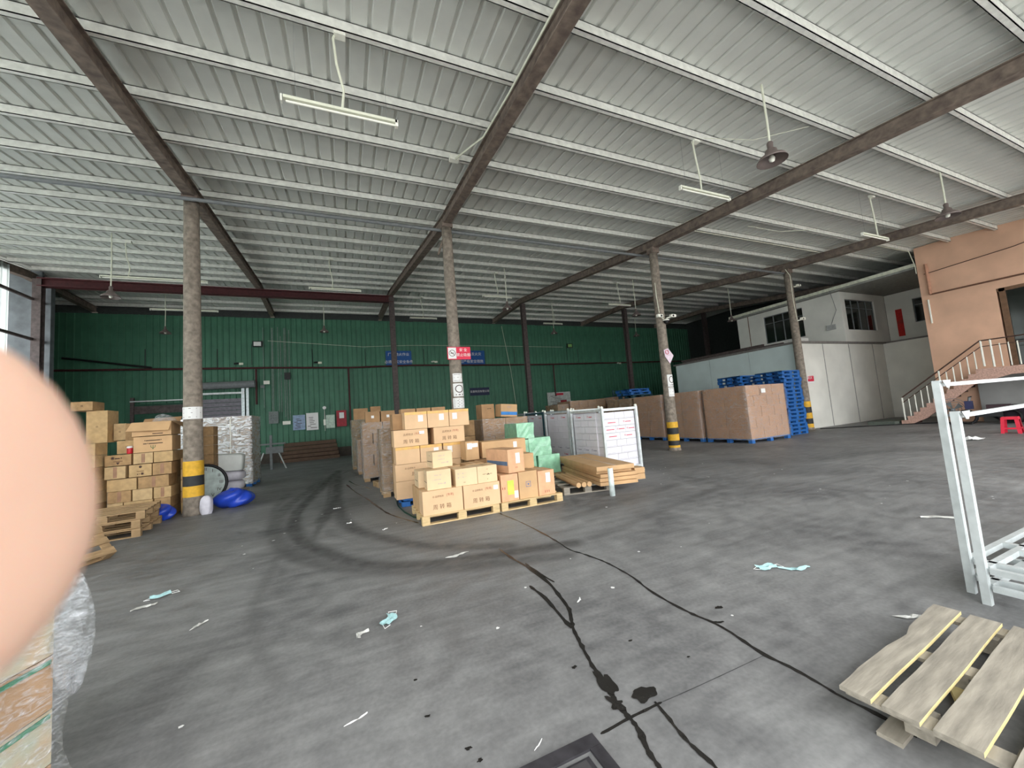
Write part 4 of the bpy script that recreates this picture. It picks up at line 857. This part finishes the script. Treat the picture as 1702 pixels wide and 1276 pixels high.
for k in range(17): plastic_pallet(16.0+rnd.uniform(-.04, .04), 9.65+rnd.uniform(-.03, .03), 1.15, 1.1, 0, k*.152, 'blue plastic pallet in the tall right stack, %s from the floor' % ['first', 'second', 'third', 'fourth', 'fifth', 'sixth', 'seventh', 'eighth', 'ninth', 'tenth', 'eleventh', 'twelfth', 'thirteenth', 'fourteenth', 'fifteenth', 'sixteenth', 'top'][k], 'blue pallets of the tall right stack')
for k in range(17): plastic_pallet(15.7+rnd.uniform(-.03, .03), 11.2+rnd.uniform(-.04, .04), 1.2, 1.1, 0, k*.152, 'blue plastic pallet in the stack behind the tall right stack, %s from the floor' % ['first', 'second', 'third', 'fourth', 'fifth', 'sixth', 'seventh', 'eighth', 'ninth', 'tenth', 'eleventh', 'twelfth', 'thirteenth', 'fourteenth', 'fifteenth', 'sixteenth', 'top'][k], 'blue pallets of the stack behind')
for k in range(3): plastic_pallet(13.2, 15.2+.1*k, 1.3, 1.1, 0, 2.06+k*.152, 'blue plastic pallet lying on the fourth wrapped load, %s of three' % ['lowest', 'middle', 'top'][k], 'blue pallets on the wrapped load', BLUEP if k else TEALP)
for k in range(2): 
    t = thing('folded_trolley', 'dark blue folded steel trolley on the load behind the cages, %s' % ['left', 'right'][k], 'trolley', (14.0+1.0*k, 17.7, 2.26), 0, 'folded trolleys on the load')
    for z in (.03, .18, .33): MB().tube([(0, 0, z), (.9, 0, z)], .02, 6).build('rail', TEALP, t)
    for x in (0, .9): MB().box(x-.03, -.03, 0, x+.03, .03, .38).build('post', TEALP, t)
    MB().box(0, 0, 0, .9, .8, .02).build('platform', TEALP, t)
# ---------------------------------------------------------------- left pile
GL = 'old brown cartons of the left stack'
RW = ['bottom', 'second lowest', 'third lowest', 'fourth', 'fifth', 'sixth']
rows = [(.0, .21), (.21, .44), (.44, .68), (.68, .93), (.94, 1.2), (1.21, 1.44)]
layout = {0: [(-4.34, -3.86), (-3.84, -3.56)], 1: [(-4.6, -4.35), (-4.34, -3.86), (-3.84, -3.56)], 2: [(-4.6, -4.22), (-4.2, -3.87), (-3.85, -3.55)], 3: [(-4.61, -4.13), (-4.11, -3.59)], 4: [(-4.65, -4.31), (-4.26, -3.88), (-3.87, -3.54)], 5: [(-4.65, -4.22), (-4.19, -3.86), (-3.85, -3.52)]}
OLD = [mat('old_carton_a', srgb(186, 156, 112), .8, var=.1, scale=9), mat('old_carton_b', srgb(168, 136, 96), .8, var=.14, scale=9), mat('old_carton_c', srgb(192, 164, 122), .8, var=.1, scale=9)]
CL = ['leftmost', 'middle', 'rightmost']
for r, (z0, z1) in enumerate(rows):
    for c, (a, b) in enumerate(layout[r]):
        tx = {(4, 1): [('●', .5, .78, .07, INK), ('▬▬▬', .5, .45, .04, INKL), ('▪▸◉', .5, .2, .07, INK)], (5, 0): [('◉▬▪', .45, .7, .08, INK), ('▬▬▬', .5, .42, .05, INKL), ('▼', .5, .18, .07, INK)], (1, 1): [('●', .5, .5, .07, INK)]}.get((r, c))
        q = carton(a, b, 10.85, .45, z0, z1-.005, 'old brown carton, front of the left stack, %s row, %s' % (RW[r], CL[c] if len(layout[r]) == 3 or c == 0 else 'right'), OLD[(r*2+c) % 3], GL, txt=tx)
        if tx is None and (r+c) % 2 == 0: MB().box(-.03, -.2255, .02, .03, -.221, z1-z0-.02).build('brown_tape', mat('tape_dark', srgb(150, 112, 84), .4), q)
carton(-4.19, -3.53, 10.85, .5, 1.445, 1.78, 'newer brown carton with green leaf mark below the open carton', CB[1], GL, txt=[('▪▬▬▬▬▪', .5, .75, .06, INK), ('▬▪▬▬▬▬', .5, .55, .06, INK), ('Ψ', .5, .27, .12, mat('leaf_green', srgb(80, 110, 70), .7))])
ob = thing('open_carton', 'open brown carton with raised flaps on top of the left stack', 'box', (-3.88, 11.1, 1.79)); W2 = .34
mb = MB(); mb.box(-W2, -.25, 0, W2, -.245, .3).box(-W2, .245, 0, W2, .25, .3).box(-W2, -.25, 0, -W2+.005, .25, .3).box(W2-.005, -.25, 0, W2, .25, .3).box(-W2, -.25, 0, W2, .25, .005); mb.build('body', CB[1], ob)
MB().add([(-W2, -.25, .3), (W2, -.25, .3), (W2-.02, -.36, .1), (-W2-.05, -.36, .12), (-W2, -.245, .305), (W2, -.245, .305), (W2-.02, -.365, .105), (-W2-.05, -.365, .125)], [(0, 1, 2, 3), (7, 6, 5, 4), (0, 3, 7, 4), (1, 5, 6, 2), (3, 2, 6, 7)]).build('flap', CB[1], ob)
MB().add([(W2, -.25, .3), (W2, .25, .3), (W2+.22, .27, .2), (W2+.2, -.24, .15)], [(0, 1, 2, 3)]).build('flap', CB[3], ob); MB().add([(-W2, .25, .3), (W2, .25, .3), (W2, .35, .42), (-W2, .35, .4)], [(0, 1, 2, 3)]).build('flap', CB[3], ob)
text('▬▬▬', .06, INK, ob, (.1, -.253, .05), FRONT)
o = blob('film_scrap', FILMC, (-3.75, 11.1, 2.12), (.2, .15, .12), 9, .35); tag(o, 'crumpled clear film sticking out of the open carton', 'film')
t = thing('drink_can', 'small red and white can standing on a left stack carton', 'can', (-4.28, 10.95, 1.44)); MB().lathe([(.045, 0), (.05, .01), (.05, .14), (.04, .16)], 14, cap=True).build('can_body', mat('can_red', srgb(190, 40, 50), .4), t, smooth=True); MB().lathe([(.051, .12), (.051, .155), (.03, .165)], 14).build('can_top', WHITE, t)
for i, (a, b, y, z0, z1, lb) in enumerate(((-4.55, -4.22, 11.08, 1.45, 1.73, 'stamped carton behind the red can'), (-4.5, -4.25, 11.3, 1.735, 2.1, 'old carton on the far side of the left stack, right'), (-4.74, -4.52, 11.4, 1.75, 2.12, 'old carton on the far side of the left stack, left'), (-5.1, -4.75, 11.2, 1.72, 2.42, 'tall dark carton at the upper left of the left stack'), (-5.3, -4.95, 11.1, 2.43, 2.62, 'small carton at the very top left of the left stack'))):
    carton(a, b, y, .45, z0, z1, lb, OLD[i % 3], GL, txt=[('≡', .5, .5, .08, INK)])
for r in range(7):
    for c in range(3):
        carton(-5.0-.42*c, -4.68-.4*c, 10.6, .45, .245*r, .245*r+.24, 'old brown carton in the left wing, %s row, %s column from the right' % ((RW+['seventh'])[r], ['first', 'second', 'third'][c]), OLD[(r+c) % 3], 'left wing of the left stack')
for r in range(5):   # column right behind the concrete column
    carton(-3.48, -3.15, 11.15, .42, .25*r, .25*r+.24, 'old carton just right of the left stack behind the column, %s row' % RW[r], OLD[r % 3], GL)
for r in range(7): carton(-4.65, -3.6, 11.35, .5, .205*r, .205*r+.2, 'hidden carton behind the left stack front, %s row' % ((RW+['seventh'])[r]), OLD[1], 'hidden rear cartons of the left stack')
for r in range(8): carton(-3.52, -3.17, 12.35, .4, .245*r, .24+.245*r, 'old dark carton stacked behind the concrete column, %s row' % ((RW+['seventh', 'top'])[r]), CDARK, GL)
# silver wrapped load, white box and sacks
sl = load(-4.7, -2.85, 15.0, 16.3, .15, 2.3, 3, 2, 5, CB[3], 'tall silver-looking film wrapped load right of the leftmost column', film_mat('silver_film', (.95, .93, .9), 1.4, 5), 'blue', bulge=.03)
for x in (-4.3, -3.4): MB().box(x+4.7-.01, -.035, .1, x+4.7+.01, -.03, 2.3).build('strap', LAMPW, sl)
pallet(-3.6, 12.75, 1.0, .9, .08, 'small grey pallet beneath the white sacks', WOODO)
def sack(c, r, m, lb, seed, pw=.6): 
    o = blob('white_sack', m, (0, 0, r[2]*.95), r, seed, .05, power=pw); o.location = c; tag(o, lb, 'sack', 'white sacks by the leftmost column'); return o
sack((-3.1, 13.2, .144), (.42, .35, .15), WBAG, 'lowest white sack on the small grey pallet', 3)
sack((-3.08, 13.2, .43), (.42, .33, .14), WBAG, 'middle white sack on the small grey pallet', 4)
o = blob('foam_box', mat('foam_white', srgb(216, 220, 216), .7, var=.03), (0, 0, .22), (.42, .32, .24), 8, .02, power=.25); o.location = (-3.12, 13.2, .715); o.rotation_euler = (0, .06, .1); tag(o, 'white wrapped block resting on the two white sacks', 'box')
ck = thing('wall_clock', 'large round clock with roman numerals leaning behind the leftmost column', 'clock', (-3.3, 11.95, .42)); 
MB().tube([(.46*math.cos(a), 0, .1+.46*math.sin(a)) for a in np.linspace(0, 2*PI, 33)], .035, 8, False).build('rim', BLKP, ck, smooth=True)
MB().add([(0, 0, .1)]+[(.45*math.cos(2*PI*k/32), 0, .1+.45*math.sin(2*PI*k/32)) for k in range(32)], [(0, k+1, (k+1) % 32+1) for k in range(32)]).build('face', mat('clock_face', srgb(190, 205, 200), .5), ck)
for k, s in enumerate(['XII', 'I', 'II', 'III', 'IV', 'V', 'VI', 'VII', 'VIII', 'IX', 'X', 'XI']):
    a = PI/2-k*PI/6; text(s, .11, INK, ck, (.35*math.cos(a), -.01, .1+.35*math.sin(a)), FRONT, 'numeral')
ck.rotation_euler = (-.12, 0, .25)
ck.location.y = 12.05
for i, (c, r, sd, lb) in enumerate((((-3.66, 10.58, .15), (.26, .18, .17), 11, 'blue plastic bundle left of the leftmost column'), ((-2.5, 11.15, .2), (.4, .28, .21), 12, 'blue tarp bundle right of the leftmost column'))):
    o = blob('tarp_bundle', BLUET, (0, 0, r[2]*.9), r, sd, .33, 60, 30); o.location = (c[0], c[1], 0); tag(o, lb, 'tarp', 'blue tarp bundles')
o = blob('white_bag', WBAG, (0, 0, .17), (.11, .1, .22), 15, .12, power=.7); o.location = (-2.86, 10.6, 0); tag(o, 'small white bag in front of the right blue tarp bundle', 'bag')
# pallet pile left
for k in range(3):
    dx = [0, -.02, .03][k]
    pallet(-4.5+dx+.1*k*0, 8.98+.02*k, 1.1, 1.25, .1+.03*k, 'wooden pallet in the low left pile, %s of three' % ['bottom', 'middle', 'top'][k], WOODM, z=.145*k, nb=6, group='low pallet pile')
lp = pallet(-3.95, 7.1, 1.1, 1.0, .1, 'wooden pallet leaning askew beside the low left pile', WOODM, nb=6, group='leaning pallets'); lp.location = (-4.3, 6.9, .1); lp.rotation_euler = (.35, -.0, -.5)
lp.rotation_euler = (math.radians(52), 0, math.radians(62)); lp.location = (-3.75, 6.75, .0)
# ---------------------------------------------------------------- right foreground pallet and galvanised racks
fp_ = thing('weathered_pallet', 'weathered grey pallet with broad boards at the lower right corner', 'pallet', (2.19, 1.26, 0), .085)
def board(x0, x1, ya, yb, z0, z1, seed, m=WOODO, nm='deck_board', rag=0):
    r = random.Random(seed); n = 12; mb = MB(); vs = []
    for z in (z0, z1):
        for k in range(n+1):
            x_ = x0+(x1-x0)*k/n; j = .0015*math.sin(k*.7+seed); q = rag*(1 if 5 <= k <= 8 else .25)*(.6+.4*math.sin(k*2.1)) if rag else .001*math.sin(k*1.9+seed)
            vs += [(x_, ya+j, z), (x_, yb-q+j, z)]
        r = random.Random(seed)
    N_ = 2*(n+1); fs = []
    for k in range(n):
        a = 2*k; fs += [(a, a+1, a+3, a+2), (N_+a, N_+a+2, N_+a+3, N_+a+1), (a, a+2, N_+a+2, N_+a), (a+1, N_+a+1, N_+a+3, a+3)]
    fs += [(0, N_, N_+1, 1), (2*n, 2*n+1, N_+2*n+1, N_+2*n)]
    o = mb.add(vs, fs).build(nm, m, fp_); o.data.materials.append(WOODE)
    for p in o.data.polygons:
        if p.normal.y < -.8: p.material_index = 1
    return o
yy = 0.0
for k, (ya, yb) in enumerate(((-.125, 0), (-.29, -.165), (-.47, -.33), (-.68, -.54), (-.86, -.74), (-1.02, -.9))):
    board(0, 1.33-.01*(k % 2), ya, yb, .132+.002*(k % 2), .152, k, rag=.03 if k == 0 else 0)
for x0 in (.02, .60, 1.2): board(x0, x0+.1, -1.02, -.02, .112, .131, 20, WOODO, 'stringer_board')
for x0 in (.1, .6, 1.15):
    for y0 in (-.3, -.62, -1.0): MB().box(x0, y0, .02, x0+.1, y0+.1, .112).build('block', WOODO, fp_)
for y0 in (-.22, -.6, -.98): MB().box(0, y0, 0, 1.3, y0+.09, .019).build('bottom_board', WOODO, fp_)
MB().box(.15, -.5, .02, .6, -.44, .05, Matrix.Rotation(.4, 3, 'Z')).build('loose_lath', WOODE, fp_)
def rack(x, y, h, label, m=GALVL):
    t = thing('steel_rack', label, 'rack', (x, y, 0), -.0, 'nested galvanised racks'); W_, D_ = 2.6, 1.0
    for sx in (0, W_):
        for sy in (0, -D_):
            mb = MB(); mb.box(sx, sy-.045, 0, sx+.045, sy, h)
            mb.build('post', m, t); MB().box(sx+.012, sy-.047, .05, sx+.018, sy-.044, h-.02).build('seam', GALVL, t)
    for z in (h-.05,):
        MB().box(.045, -.04, z, W_, -.01, z+.03).build('top_rail', m, t)
    MB().add([(0, -.06, h), (.14, -.06, h), (.1, -.06, h-.06), (.06, -.06, h-.06), (0, -.064, h), (.14, -.064, h), (.1, -.064, h-.06), (.06, -.064, h-.06)], [(0, 1, 2, 3), (7, 6, 5, 4), (0, 4, 5, 1), (1, 5, 6, 2)]).build('gusset', GALVL, t)
    for z in (.1, .22):
        MB().box(.06, -.05, z, W_, -.01, z+.04).build('base_rail', m, t); MB().box(.01, -D_, z, .05, -.06, z+.04).build('base_rail', m, t); MB().box(.6, -D_, z, .64, -.05, z+.04).build('base_rail', m, t)
rack(4.29, 1.47, 1.62, 'taller galvanised steel rack at the right edge, behind the shorter one')
rack(4.14, 1.35, 1.38, 'shorter galvanised steel rack at the right edge, nearest the camera')
# ---------------------------------------------------------------- wrapped stack in the lower left foreground
MIX = mat('printed_carton', srgb(190, 160, 126), .6, var=.2, scale=7, c2=srgb(170, 178, 160))
fg = thing('wrapped_carton_stack', 'film wrapped stack of printed cartons in the lower left foreground', 'pallet load', (-1.25, 2.55, 0), -.32)
for k in range(4):
    for c in range(4):
        for j in range(2):
            x0 = -.55*(j+1); y0 = -.34*(c+1); o = MB().box(x0+.005, y0+.005, .0+.23*k, x0+.545, y0+.335, .225+.23*k).build('carton', MIX if (k+c) % 2 else CB[3], fg)
        MB().box(0.0, y0+.02, .23*k+.195, .003, y0+.32, .23*k+.215).build('green_print', mat('print_green', srgb(46, 120, 84), .6), fg)
for (yy_, zz, c_) in ((-.9, .6, 'print_green'), (-1.05, .6, 'print_red')):
    MB().tube([(.0, yy_, zz), (.006, yy_, zz)], .05, 14).build('round_mark', mat(c_, srgb(214, 40, 50) if c_ == 'print_red' else srgb(46, 120, 84), .6), fg)
mb = MB(); n = 30; nz = 14; r = random.Random(5)
for iz in range(nz+1):
    z = .95*iz/nz
    for k in range(n+1):
        u = k/n                     # from back-left, around the far right corner, to the near end
        if u < .3: x_, y_, nx_, ny_ = -1.1*(1-u/.3), .015, 0, 1
        else: x_, y_, nx_, ny_ = .015, -1.4*(u-.3)/.7, 1, 0
        q = r.uniform(0, .02)+(.05*math.exp(-((u-.3)/.05)**2)*(1.0+.8*math.cos(z*9)))+(.12*max(0, .22-z) if u > .2 else 0)
        mb.v.append((x_+nx_*q+(.5*q if u < .3 and u > .22 else 0), y_+ny_*q, z+.01))
mb.f = [(iz*(n+1)+k, iz*(n+1)+k+1, (iz+1)*(n+1)+k+1, (iz+1)*(n+1)+k) for iz in range(nz) for k in range(n)]
mb.build('stretch_film', FILMC, fg, smooth=True)
o = blob('film_tuft', FILMC, (.05, .02, .78), (.07, .06, .24), 33, .3, 26, 18, fg, flat=False)
# ---------------------------------------------------------------- floor details
def ribbon(pts, wd, name, label, m, cat, z=.0025, seed=1, group=None, jit=.35):
    a = [Vector((p[0], p[1])) for p in pts]
    for _ in range(2):
        b = [a[0]]
        for i in range(len(a)-1): b += [a[i]*.75+a[i+1]*.25, a[i]*.25+a[i+1]*.75]
        a = b+[a[-1]]
    r = random.Random(seed); vs = []; n = len(a)
    for i, p in enumerate(a):
        d = (a[min(i+1, n-1)]-a[max(i-1, 0)]); d = d.normalized() if d.length else Vector((0, 1)); nn = Vector((-d.y, d.x)); w0 = wd*(1+r.uniform(-jit, jit)*1.2)*(.35 if i in (0, n-1) else 1)
        for s in (-1, 1): q = p+nn*s*w0*r.uniform(.7, 1.1); vs.append((q.x, q.y, z))
    o = MB().add(vs, [(2*i, 2*i+1, 2*i+3, 2*i+2) for i in range(n-1)]).build(name, m); tag(o, label, cat, group); return o
GW = 'wet trails on the floor'
wA = [(1.66,4.56),(1.67,4.16),(1.7,3.96),(1.72,3.4),(1.66,3.11),(1.62,2.88),(1.55,2.74),(1.49,2.62),(1.44,2.46),(1.39,2.3),(1.35,2.13),(1.34,2.03),(1.3,1.9),(1.29,1.8),(1.29,1.73),(1.27,1.65),(1.23,1.56),(1.22,1.48),(1.19,1.38)]
ribbon(wA, .016, 'water_trail', 'wet dark trail running down the middle of the floor to the puddle', WATER, 'water', seed=2, group=GW)
ribbon([(1.53,3.44),(1.54,3.11),(1.5,2.82),(1.48,2.62)], .018, 'water_trail', 'short wet trail joining the middle trail from the left', WATER, 'water', z=.003, group=GW)
ribbon([(1.73,3.96),(1.73,3.67),(1.76,3.37)], .014, 'water_trail', 'short wet trail forking right at the top of the middle trail', WATER, 'water', z=.0035, group=GW)
wB = [(2.3,6.22),(2.37,5.49),(2.38,4.86),(2.37,4.37),(2.33,4.02),(2.38,3.88),(2.43,3.62),(2.45,3.44),(2.44,3.08),(2.36,2.74),(2.35,2.44),(2.36,2.28),(2.39,2.15),(2.38,1.99),(2.33,1.75),(2.35,1.62),(2.35,1.51),(2.34,1.41),(2.33,1.33),(2.35,1.18),(2.33,1.04)]
ribbon(wB, .013, 'water_trail', 'long wet trail from the front right pallet to the weathered pallet', WATER, 'water', seed=5, group=GW)
ribbon([(2.38,2.17),(2.41,2.13),(2.46,2.12)], .012, 'water_trail', 'tiny wet spur on the long right trail', WATER, 'water', z=.003, group=GW)
ribbon([(1.48,1.78),(1.46,1.67),(1.43,1.54),(1.43,1.45),(1.43,1.36),(1.42,1.31)], .012, 'water_trail', 'wet trail leaving the puddle towards the camera', WATER, 'water', seed=7, group=GW)
ribbon([(-0.05,12.42),(0.17,10.65),(0.4,9.41),(0.5,8.56),(0.66,7.5),(0.85,6.97),(1.02,6.5)], .02, 'water_trail', 'thin wet trail left of the central stacks', WATER, 'water', seed=8, group=GW)
ribbon([(0.02,13.21),(0.2,12.01),(0.39,11.69),(0.53,10.82)], .02, 'water_trail', 'faint wet trail deeper beside the left row of loads', WATER, 'water', seed=9, group=GW)
ribbon([(1.1,1.75),(1.32,1.76),(1.51,1.76)], .01, 'floor_joint_wet', 'black wet joint line running from the drain hatch', WATER, 'joint', z=.0015, jit=.1)
ribbon([(1.51,1.76),(1.7,1.75),(2.35,1.74)], .003, 'floor_joint', 'thin dry joint line crossing to the right wet trail', mat('joint_dark', srgb(70, 70, 70), .8), 'joint', z=.0015, jit=.1)
def patch(c, r, seed, name, label, m, cat, n=26, z=.003, amp=.25, group=None):
    q = random.Random(seed); ph = [(k, q.uniform(0, 6), q.uniform(.3, 1)/k**.5) for k in range(2, 8)]
    vs = [(c[0], c[1], z)]
    for k in range(n):
        a = 2*PI*k/n; s = 1+amp*sum(w_*math.sin(m_*a+p) for m_, p, w_ in ph); vs.append((c[0]+r[0]*s*math.cos(a), c[1]+r[1]*s*math.sin(a), z))
    o = MB().add(vs, [(0, k+1, (k+1) % n+1) for k in range(n)]).build(name, m); tag(o, label, cat, group); return o
patch((1.47, 1.85), (.07, .055), 3, 'puddle', 'rounded dark puddle in the middle foreground', WATER, 'puddle', z=.0045)
patch((1.34, 2.02), (.045, .1), 4, 'puddle', 'ragged puddle along the middle trail, left of the round one', WATER, 'puddle', amp=.4, z=.004)
patch((1.29, 1.87), (.04, .05), 6, 'puddle', 'small ragged puddle just above the black joint', WATER, 'puddle', amp=.4, z=.0052)
for i, (x, y, s, lb) in enumerate(((.35, 2.3, .014, 'small black spot on the floor, left of two pairs'), (.49, 1.99, .016, 'black spot nearest the drain hatch, left'), (.34, 2.64, .012, 'small black spot in the left foreground, farther'), (1.26, 2.24, .018, 'black splash left of the ragged puddle'), (2.6, 2.27, .03, 'black splash right of the long right trail'), (1.74, 2.28, .014, 'black spot between the two wet trails'), (.52, 1.9, .014, 'black spot just below the other near the hatch'), (1.93, 1.96, .01, 'tiny dark spot right of the puddle'))):
    patch((x, y), (s, s*.7), i+40, 'dark_spot', lb, WATER, 'stain', amp=.3, group='black spots on the floor')
o = MB().tube([(.93, 8.91, .012), (.89, 8.07, .012), (.93, 7.43, .012), (1.01, 6.94, .012), (1.09, 6.77, .012), (1.14, 6.5, .012)], .012, 6).build('floor_cable', mat('cable_green', srgb(20, 60, 44), .4)); tag(o, 'dark green cable curving out from under the central pallets', 'cable')
o = MB().tube([(19.0, 10.2, .02), (20.5, 8.9, .02), (22, 7.4, .02), (21, 6.3, .02)], .02, 5).build('floor_cable', BLKP); tag(o, 'black cable lying along the foot of the white block', 'cable')
# drain hatch
hx, hy = 1.06, 1.765
ht = thing('drain_hatch', 'dark steel framed drain hatch at the bottom edge', 'hatch', (hx, hy, 0))
DK = mat('hatch_steel', srgb(66, 64, 68), .55, .3, var=.2, scale=12)
MB().box(-.7, -.07, 0, 0, 0, .012).build('frame_bar', DK, ht); MB().box(-.06, -.6, 0, 0, -.071, .012).build('frame_bar', DK, ht)
MB().box(-.7, -.6, .0, -.085, -.095, .006).build('cover_plate', DK, ht); MB().box(-.5, -.6, .006, -.11, -.11, .012).build('cover_plate', mat('hatch_steel2', srgb(84, 82, 84), .5, .3), ht)
# scraps
def scrap(x, y, sx, sy, rz, m, label, seed, cat='litter', h=.02, group='litter on the floor'):
    q = random.Random(seed); n = 7; vs = []; 
    for i in range(n+1):
        u = i/n-.5; wv = (1-abs(2*u)**2)*.5+.12
        for s in (-1, 0, 1): vs.append((u*sx, s*sy*wv*q.uniform(.5, 1)+.25*sy*math.sin(6*u+seed), .004+h*(q.uniform(.1, 1) if s == 0 else q.uniform(0, .4))))
    o = MB().add(vs, [(3*i+j, 3*i+j+1, 3*i+j+4, 3*i+j+3) for i in range(n) for j in range(2)]).build('litter_scrap', m); o.location = (x, y, 0); o.rotation_euler.z = rz; tag(o, label, cat, group)
def mask(x, y, rz, label, seed):
    t = thing('face_mask', label, 'mask', (x, y, .004), rz); n = 6; q = random.Random(seed); vs = []
    for i in range(n+1):
        for j in range(4): vs.append(((i/n-.5)*.17+q.uniform(-.006, .006), (j/3-.5)*.08+.02*math.sin(i+seed), .006+.012*(j % 2)+q.uniform(0, .008)))
    MB().add(vs, [(4*i+j, 4*i+j+1, 4*i+j+5, 4*i+j+4) for i in range(n) for j in range(3)]).build('pleated_cloth', MASK, t)
    MB().tube([(.08, .03, .008), (.14, .05, .004), (.15, -.02, .004), (.085, -.03, .008)], .003, 4).build('ear_loop', WHITE, t)
    MB().tube([(-.08, .03, .008), (-.13, .0, .004), (-.085, -.03, .008)], .003, 4).build('ear_loop', WHITE, t)
mask(.27, 3.5, 1.2, 'crumpled pale cyan face mask in the centre left foreground', 1)
mask(-1.85, 5.38, .4, 'pale cyan face mask at the left near the wrapped foreground stack', 2)
scrap(-1.9, 5.15, .2, .07, .6, PAPERS, 'grey torn scrap below the left face mask', 3)
mask(3.56, 2.52, -.35, 'pale cyan face mask at the right, left end of the strip', 3)
scrap(3.75, 2.38, .28, .08, -.5, MASK, 'long pale cyan torn strip beside the right face mask', 5)
scrap(1.16, 4.66, .3, .07, .1, PAPERS, 'pale torn film strip left of the middle wet trail', 6)
scrap(-1.24, 4.35, .16, .04, .9, PAPERS, 'thin grey scrap in the left foreground', 7); scrap(.05, 3.4, .12, .07, .8, PAPERS, 'small curled pale scrap left of the centre face mask', 8)
scrap(6.47, 2.33, .4, .12, -.7, PAPERS, 'white torn sheet left of the rack posts', 9); scrap(-.01, 2.47, .13, .012, .35, WHITE, 'thin white stick at the lower left centre', 10, h=.008)
scrap(.8, 1.84, .08, .008, .6, WHITE, 'thin white stick just above the drain hatch', 11, h=.005); scrap(3.55, 1.5, .25, .05, -.6, PAPERS, 'pale film scrap behind the weathered pallet', 12)
scrap(.5, 6.48, .1, .05, .4, WHITE, 'small white scrap left of the front pallet', 13); scrap(-.23, 8.87, .14, .05, .1, WHITE, 'small white scrap on the tyre marks, farther', 14); scrap(-.01, 7.32, .09, .03, .1, WHITE, 'tiny white scrap on the tyre marks, nearer', 15)
scrap(15.5, 4.7, .5, .35, .4, WHITE, 'white crumpled paper on the floor left of the red stools', 16, h=.12); scrap(1.76, 2.95, .1, .02, .8, WHITE, 'thin white fleck between the wet trails', 17, h=.008)
chips = MB()
for i in range(70):
    ux, uy = rnd.uniform(-1.5, 9), rnd.uniform(1.9, 9)
    if (.8 < ux < 5.2 and uy > 5.7) or (1.9 < ux < 5.6 and uy < 1.8): continue
    s = rnd.uniform(.006, .016)*(1+uy*.12); a = rnd.uniform(0, 3); chips.add([(ux+s*math.cos(a+k*2*PI/5)*rnd.uniform(.5, 1.2), uy+s*math.sin(a+k*2*PI/5)*rnd.uniform(.5, 1.2), .004) for k in range(5)], [(0, 1, 2, 3, 4)])
o = chips.build('paper_flecks', WHITE); tag(o, 'tiny white paper flecks scattered over the dark floor', 'litter', kind='stuff')
# ---------------------------------------------------------------- the photographer's finger at the lens edge
def cw(x, y, z): return Vector((0, 0, H))+RT*(x/1000)+UP*(y/1000)+_f*(z/1000)
def hand():
    J = {}; E_ = []; V_ = []; R__ = []
    def add(p, r, par=None):
        V_.append(cw(*p)); R__.append(r/1000); i = len(V_)-1
        if par is not None: E_.append((par, i))
        return i
    palm = add((-125, -62, -14), 24)
    wr_ = add((-150, -120, -34), 24, palm); fa = add((-175, -200, -80), 29, wr_); el = add((-205, -330, -150), 38, fa)
    def finger(pts):
        p = palm
        for q, r in pts: p = add(q, r, p)
    finger([((-116, -30, 0), 13), ((-100, -14, 9), 10.5), ((-76, -9, 17), 10.5), ((-56, -8, 17.5), 13), ((-40.5, -7.5, 16.6), 13.9), ((-31.9, -7.5, 16), 13.7), ((-26.9, -7.5, 15.7), 11)])
    finger([((-112, -52, -4), 12), ((-92, -46, 4), 10), ((-76, -46, -8), 9), ((-84, -48, -26), 8)])
    finger([((-112, -72, -8), 11), ((-92, -68, 0), 9.5), ((-77, -68, -12), 8.5), ((-85, -70, -28), 7.5)])
    finger([((-116, -90, -12), 10), ((-98, -88, -4), 8.5), ((-85, -88, -14), 7.5), ((-92, -90, -28), 6.8)])
    finger([((-128, -55, -38), 13), ((-112, -34, -52), 11), ((-92, -20, -56), 10), ((-74, -14, -54), 8.5)])
    me = bpy.data.meshes.new('hand'); me.from_pydata(V_, E_, []); o = bpy.data.objects.new('person', me); COL.objects.link(o)
    s = o.modifiers.new('skin', 'SKIN'); s.use_smooth_shade = True
    for i, r in enumerate(R__): me.skin_vertices[0].data[i].radius = (r, r)
    me.skin_vertices[0].data[0].use_root = True
    b = o.modifiers.new('sub', 'SUBSURF'); b.levels = 3; b.render_levels = 3
    me2 = bpy.data.meshes.new_from_object(o.evaluated_get(bpy.context.evaluated_depsgraph_get())); bpy.data.objects.remove(o)
    me2.materials.clear(); me2.materials.append(SKIN)
    for p in me2.polygons: p.material_index = 0; p.use_smooth = True
    return me2
root = thing('person', 'hand of a person with one fingertip held across the left of the lens', 'person', (0, 0, H))
hm = bpy.data.objects.new('hand', hand()); COL.objects.link(hm); hm.parent = root; hm.location = (0, 0, -H)
sl_ = MB().tube([cw(-168, -178, -68)-Vector((0, 0, H)), cw(-185, -250, -108)-Vector((0, 0, H)), cw(-215, -360, -165)-Vector((0, 0, H))], [.036, .044, .052], 16); sl_.build('sleeve', SHIRT, root, smooth=True)
